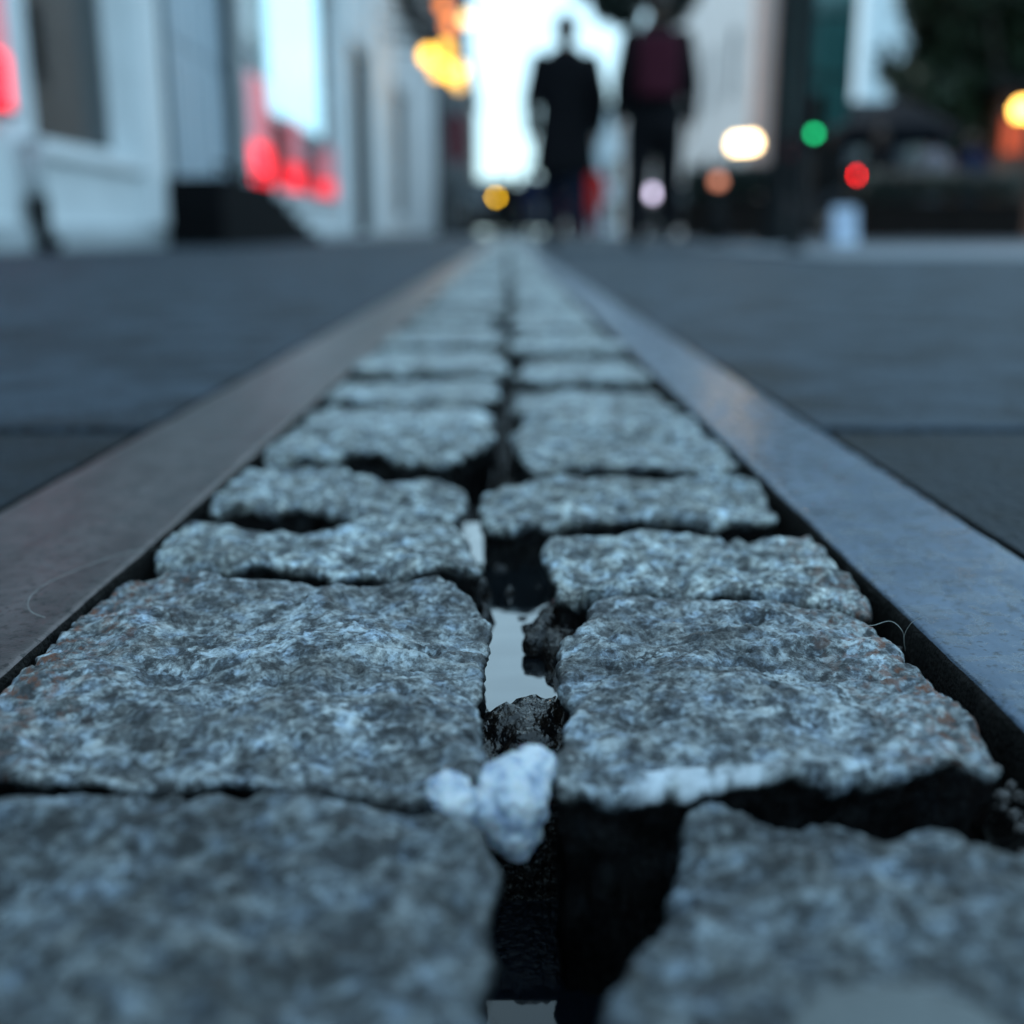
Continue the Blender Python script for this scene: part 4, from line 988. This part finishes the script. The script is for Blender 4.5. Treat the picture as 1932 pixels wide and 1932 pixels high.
# A-board
p = gnd(1590, 452); p = atY(1590, 440, 11); e = empty('menu_board', (p.x, 11, 0), 'small blue-white folding board on the pavement below the red signal', 'folding board')
for s in (-1, 1):
    mb = MB(); mb.v += [(-.11, s*.12, 0), (.11, s*.12, 0), (.11, s*.01, .34), (-.11, s*.01, .34), (-.11, s*.12+.012*s, 0), (.11, s*.12+.012*s, 0), (.11, s*.01+.012*s, .34), (-.11, s*.01+.012*s, .34)]
    mb.f += [(0, 1, 2, 3), (7, 6, 5, 4), (0, 4, 5, 1), (1, 5, 6, 2), (2, 6, 7, 3), (3, 7, 4, 0)]; mb.build('panel', MAT['bluewhite'], e)

# ------------------------------------------------------------------ people
def person(label, loc, h, rz, top, legs, coat_len=.82, flare=1.0, stride=.2, arm=.12, vox=.008, hairc='hair', hand_in=False, spread=.09, swap=1, back=None, width=1.0):
    e = empty('person', loc, label, 'person', rz=rz); k = h/1.75
    v = lambda x, y, z: Vector((x*k*width if z > .9 else x*k, y*k, z*k))
    hipz = .92; sh = 1.43
    hipL, hipR = v(-.09, 0, hipz), v(.09, 0, hipz)
    # facing +Y
    aL, aR = v(-spread, stride*swap, .09), v(spread, -stride*swap, .11+abs(stride)*.25)
    kL = (hipL+aL)/2+Vector((0, .05*k+max(0, stride*swap)*.15, .01)); kR = (hipR+aR)/2+Vector((0, .05*k, .0))
    b = MB()
    for hp, kn, an in ((hipL, kL, aL), (hipR, kR, aR)):
        b.caps(hp, kn, .085*k, .055*k); b.caps(kn+Vector((0, -.01, -.06*k)), an+Vector((0, 0, .16*k)), .056*k, .045*k); b.caps(kn, an, .05*k, .036*k)
        b.caps(an+Vector((0, -.05*k, -.045*k)), an+Vector((0, .14*k, -.06*k)), .035*k, .028*k)
    b.ell(v(0, 0, .96), (.155*k, .105*k, .12*k)); b.ell(v(0, .0, 1.12), (.135*k, .095*k, .18*k)); b.ell(v(0, 0, 1.30), (.165*k, .11*k, .17*k)); b.caps(v(-.14, 0, sh-.02), v(.14, 0, sh-.02), .06*k, .06*k)
    b.caps(v(0, -.01, sh), v(0, .012, sh+.12), .062*k, .052*k)
    hd = v(0, .02, 1.635)
    b.ell(hd, (.082*k, .10*k, .12*k), 24, 18); b.ell(hd+Vector((0, .035*k, -.055*k)), (.05*k, .055*k, .06*k))
    b.caps(hd+Vector((0, .09*k, .01*k)), hd+Vector((0, .112*k, -.02*k)), .009*k, .014*k)       # nose
    for s in (-1, 1):
        b.ell(hd+Vector((s*.077*k, -.005*k, -.01*k)), (.012*k, .022*k, .034*k)); b.ell(hd+Vector((s*.03*k, .085*k, .012*k)), (.014*k, .012*k, .010*k))
    b.ell(hd+Vector((0, .094*k, -.052*k)), (.026*k, .010*k, .009*k))
    arms = []
    for s in (-1, 1):
        sg = -s*swap
        shd = v(s*.185, 0, sh-.02); el = v(s*(.25), -.03+sg*arm*.5, sh-.30); wr = v(s*.26, .05+sg*arm, sh-.54)
        arms.append((shd, el, wr)); b.caps(shd, el, .052*k, .040*k); b.caps(el, wr, .040*k, .027*k)
        d = (wr-el).normalized(); pc = wr+d*.05*k; b.ell(pc, (.018*k, .040*k, .052*k))
        for f in range(4):
            q0 = pc+d*.035*k+Vector((0, (f-1.5)*.018*k, 0)); q1 = q0+d*(.036+.006*(f in (1, 2)))*k+Vector((-s*.006*k, 0, 0)); q2 = q1+(d*.026+Vector((-s*.014, 0, 0)))*k
            b.caps(q0, q1, .0092*k, .0085*k, 8); b.caps(q1, q2, .0085*k, .0072*k, 8)
        t0 = wr+d*.02*k+Vector((0, .024*k, 0)); t1 = t0+(d*.03+Vector((-s*.01, .026, 0)))*k; t2 = t1+(d*.03+Vector((-s*.008, .006, 0)))*k
        b.caps(t0, t1, .0115*k, .010*k, 8); b.caps(t1, t2, .010*k, .008*k, 8)
    obj_from(remeshed(b, vox), 'body', MAT['skin'], e)
    # hair
    hb_ = MB(); hb_.ell(hd+Vector((0, -.018*k, .022*k)), (.094*k, .106*k, .115*k), 24, 16); hb_.ell(hd+Vector((0, -.045*k, -.03*k)), (.072*k, .062*k, .08*k)); obj_from(remeshed(hb_, .009), 'hair', MAT[hairc], e)
    # trousers and shoes
    t = MB()
    for hp, kn, an in ((hipL, kL, aL), (hipR, kR, aR)):
        t.caps(hp, kn, .118*k, .098*k); t.caps(kn, an+Vector((0, 0, .03*k)), .098*k, .085*k)
        o1 = MB(); o1.caps(an+Vector((0, -.055*k, -.045*k)), an+Vector((0, .155*k, -.055*k)), .046*k, .038*k); o1.caps(an+Vector((0, -.02*k, -.04*k)), an+Vector((0, -.02*k, .02*k)), .046*k, .043*k); obj_from(remeshed(o1, .009), 'shoe', MAT['rubber'], e)
    t.ell(v(0, 0, .97), (.175*k, .125*k, .13*k)); obj_from(remeshed(t, .011), 'trousers', MAT[legs], e)
    # coat: loft of ellipses
    c = MB(); ring = []
    hem = sh-coat_len*1.0
    prof = [(hem, .20*flare, .155*flare), (hem+.18, .195*flare**.6, .15*flare**.6), (1.05, .185, .14), (1.2, .19, .14), (1.34, .20, .14), (1.42, .19, .125), (1.47, .13, .10), (1.52, .075, .075)]
    P = []; nn = 28; b0 = len(c.v)
    for z, rx, ry in prof:
        for q in range(nn):
            th = 2*math.pi*q/nn; c.v.append((rx*k*width*math.cos(th), ry*k*math.sin(th)-.01*k, z*k))
    for i in range(len(prof)-1):
        for q in range(nn): a = i*nn+q; c.f.append((a, i*nn+(q+1) % nn, (i+1)*nn+(q+1) % nn, (i+1)*nn+q))
    c.f.append(tuple(range(nn))[::-1]); c.f.append(tuple((len(prof)-1)*nn+q for q in range(nn)))
    for shd, el, wr in arms: c.caps(shd, el, .075*k, .062*k); c.caps(el, wr+(el-wr)*.06, .062*k, .05*k)
    obj_from(remeshed(c, .010), 'coat', MAT[top], e)
    if back:
        q = MB().box(-.15*k, .15*k, -.30*k, -.13*k, 1.0*k, 1.42*k, .05*k); me = remeshed(q, .012); obj_from(me, 'backpack', MAT[back], e)
    return e
# two walkers seen from behind
pA = atY(1064, 440, 9.3)
person('person walking away in a long black coat and dark trousers, left of the pair', (pA.x, 9.3, 0), 1.74, math.radians(3), 'black', 'jeans', coat_len=.86, flare=1.2, stride=.16, arm=.10, spread=.075, width=1.12, hairc='hair')
pB = atY(1229, 440, 8.9)
person('person walking away in a black and plum jacket, right of the pair', (pB.x, 8.9, 0), 1.86, math.radians(-4), 'black', 'black', coat_len=.66, flare=1.0, stride=.10, arm=.05, spread=.13, back='plum', swap=-1)
far = [(1000, 29, 1.72, 'navy', 'jeans', 'person in a navy coat, left of the black coated walker'), (1118, 27, 1.72, 'redcloth', 'maroon', 'person in a red jacket between the two walkers'), (1072, 28, 1.2, 'pinkcloth', 'pinkcloth', 'small figure in dusty pink seen beside the black coat walker'), (968, 33, 1.7, 'black', 'black', 'distant figure in black at the left end of the group'),
       (1750, 20, 1.7, 'lilac', 'lilac', 'person in pale grey standing below the big tree'), (1650, 17.5, 1.6, 'black', 'black', 'dark figure standing behind the hedge planter by the parasol'), (1820, 19, 1.65, 'navy', 'black', 'figure in navy by the brown kiosk'), (1325, 25, 1.6, 'black', 'black', 'dark figure standing left of the warm globe lamps')]
for px, Y, h, a, b, lab in far:
    p = atY(px, 440, Y); person(lab, (p.x, Y, 0), h, rng.uniform(-.4, .4), a, b, vox=.012, stride=.1)
# hanging red banner beyond the dark block
p = atY(893, 262, 47); e = empty('shop_banner', (-2.5, 47, p.z), 'narrow dark red banner hanging off the dark left block', 'banner')
MB().box(.15, .8, -.01, .01, -.9, .9, .004).build('cloth', MAT['maroon'], e); MB().tube([(0, 0, .93), (.85, 0, .93)], .02, 8).build('bracket', MAT['metal'], e)
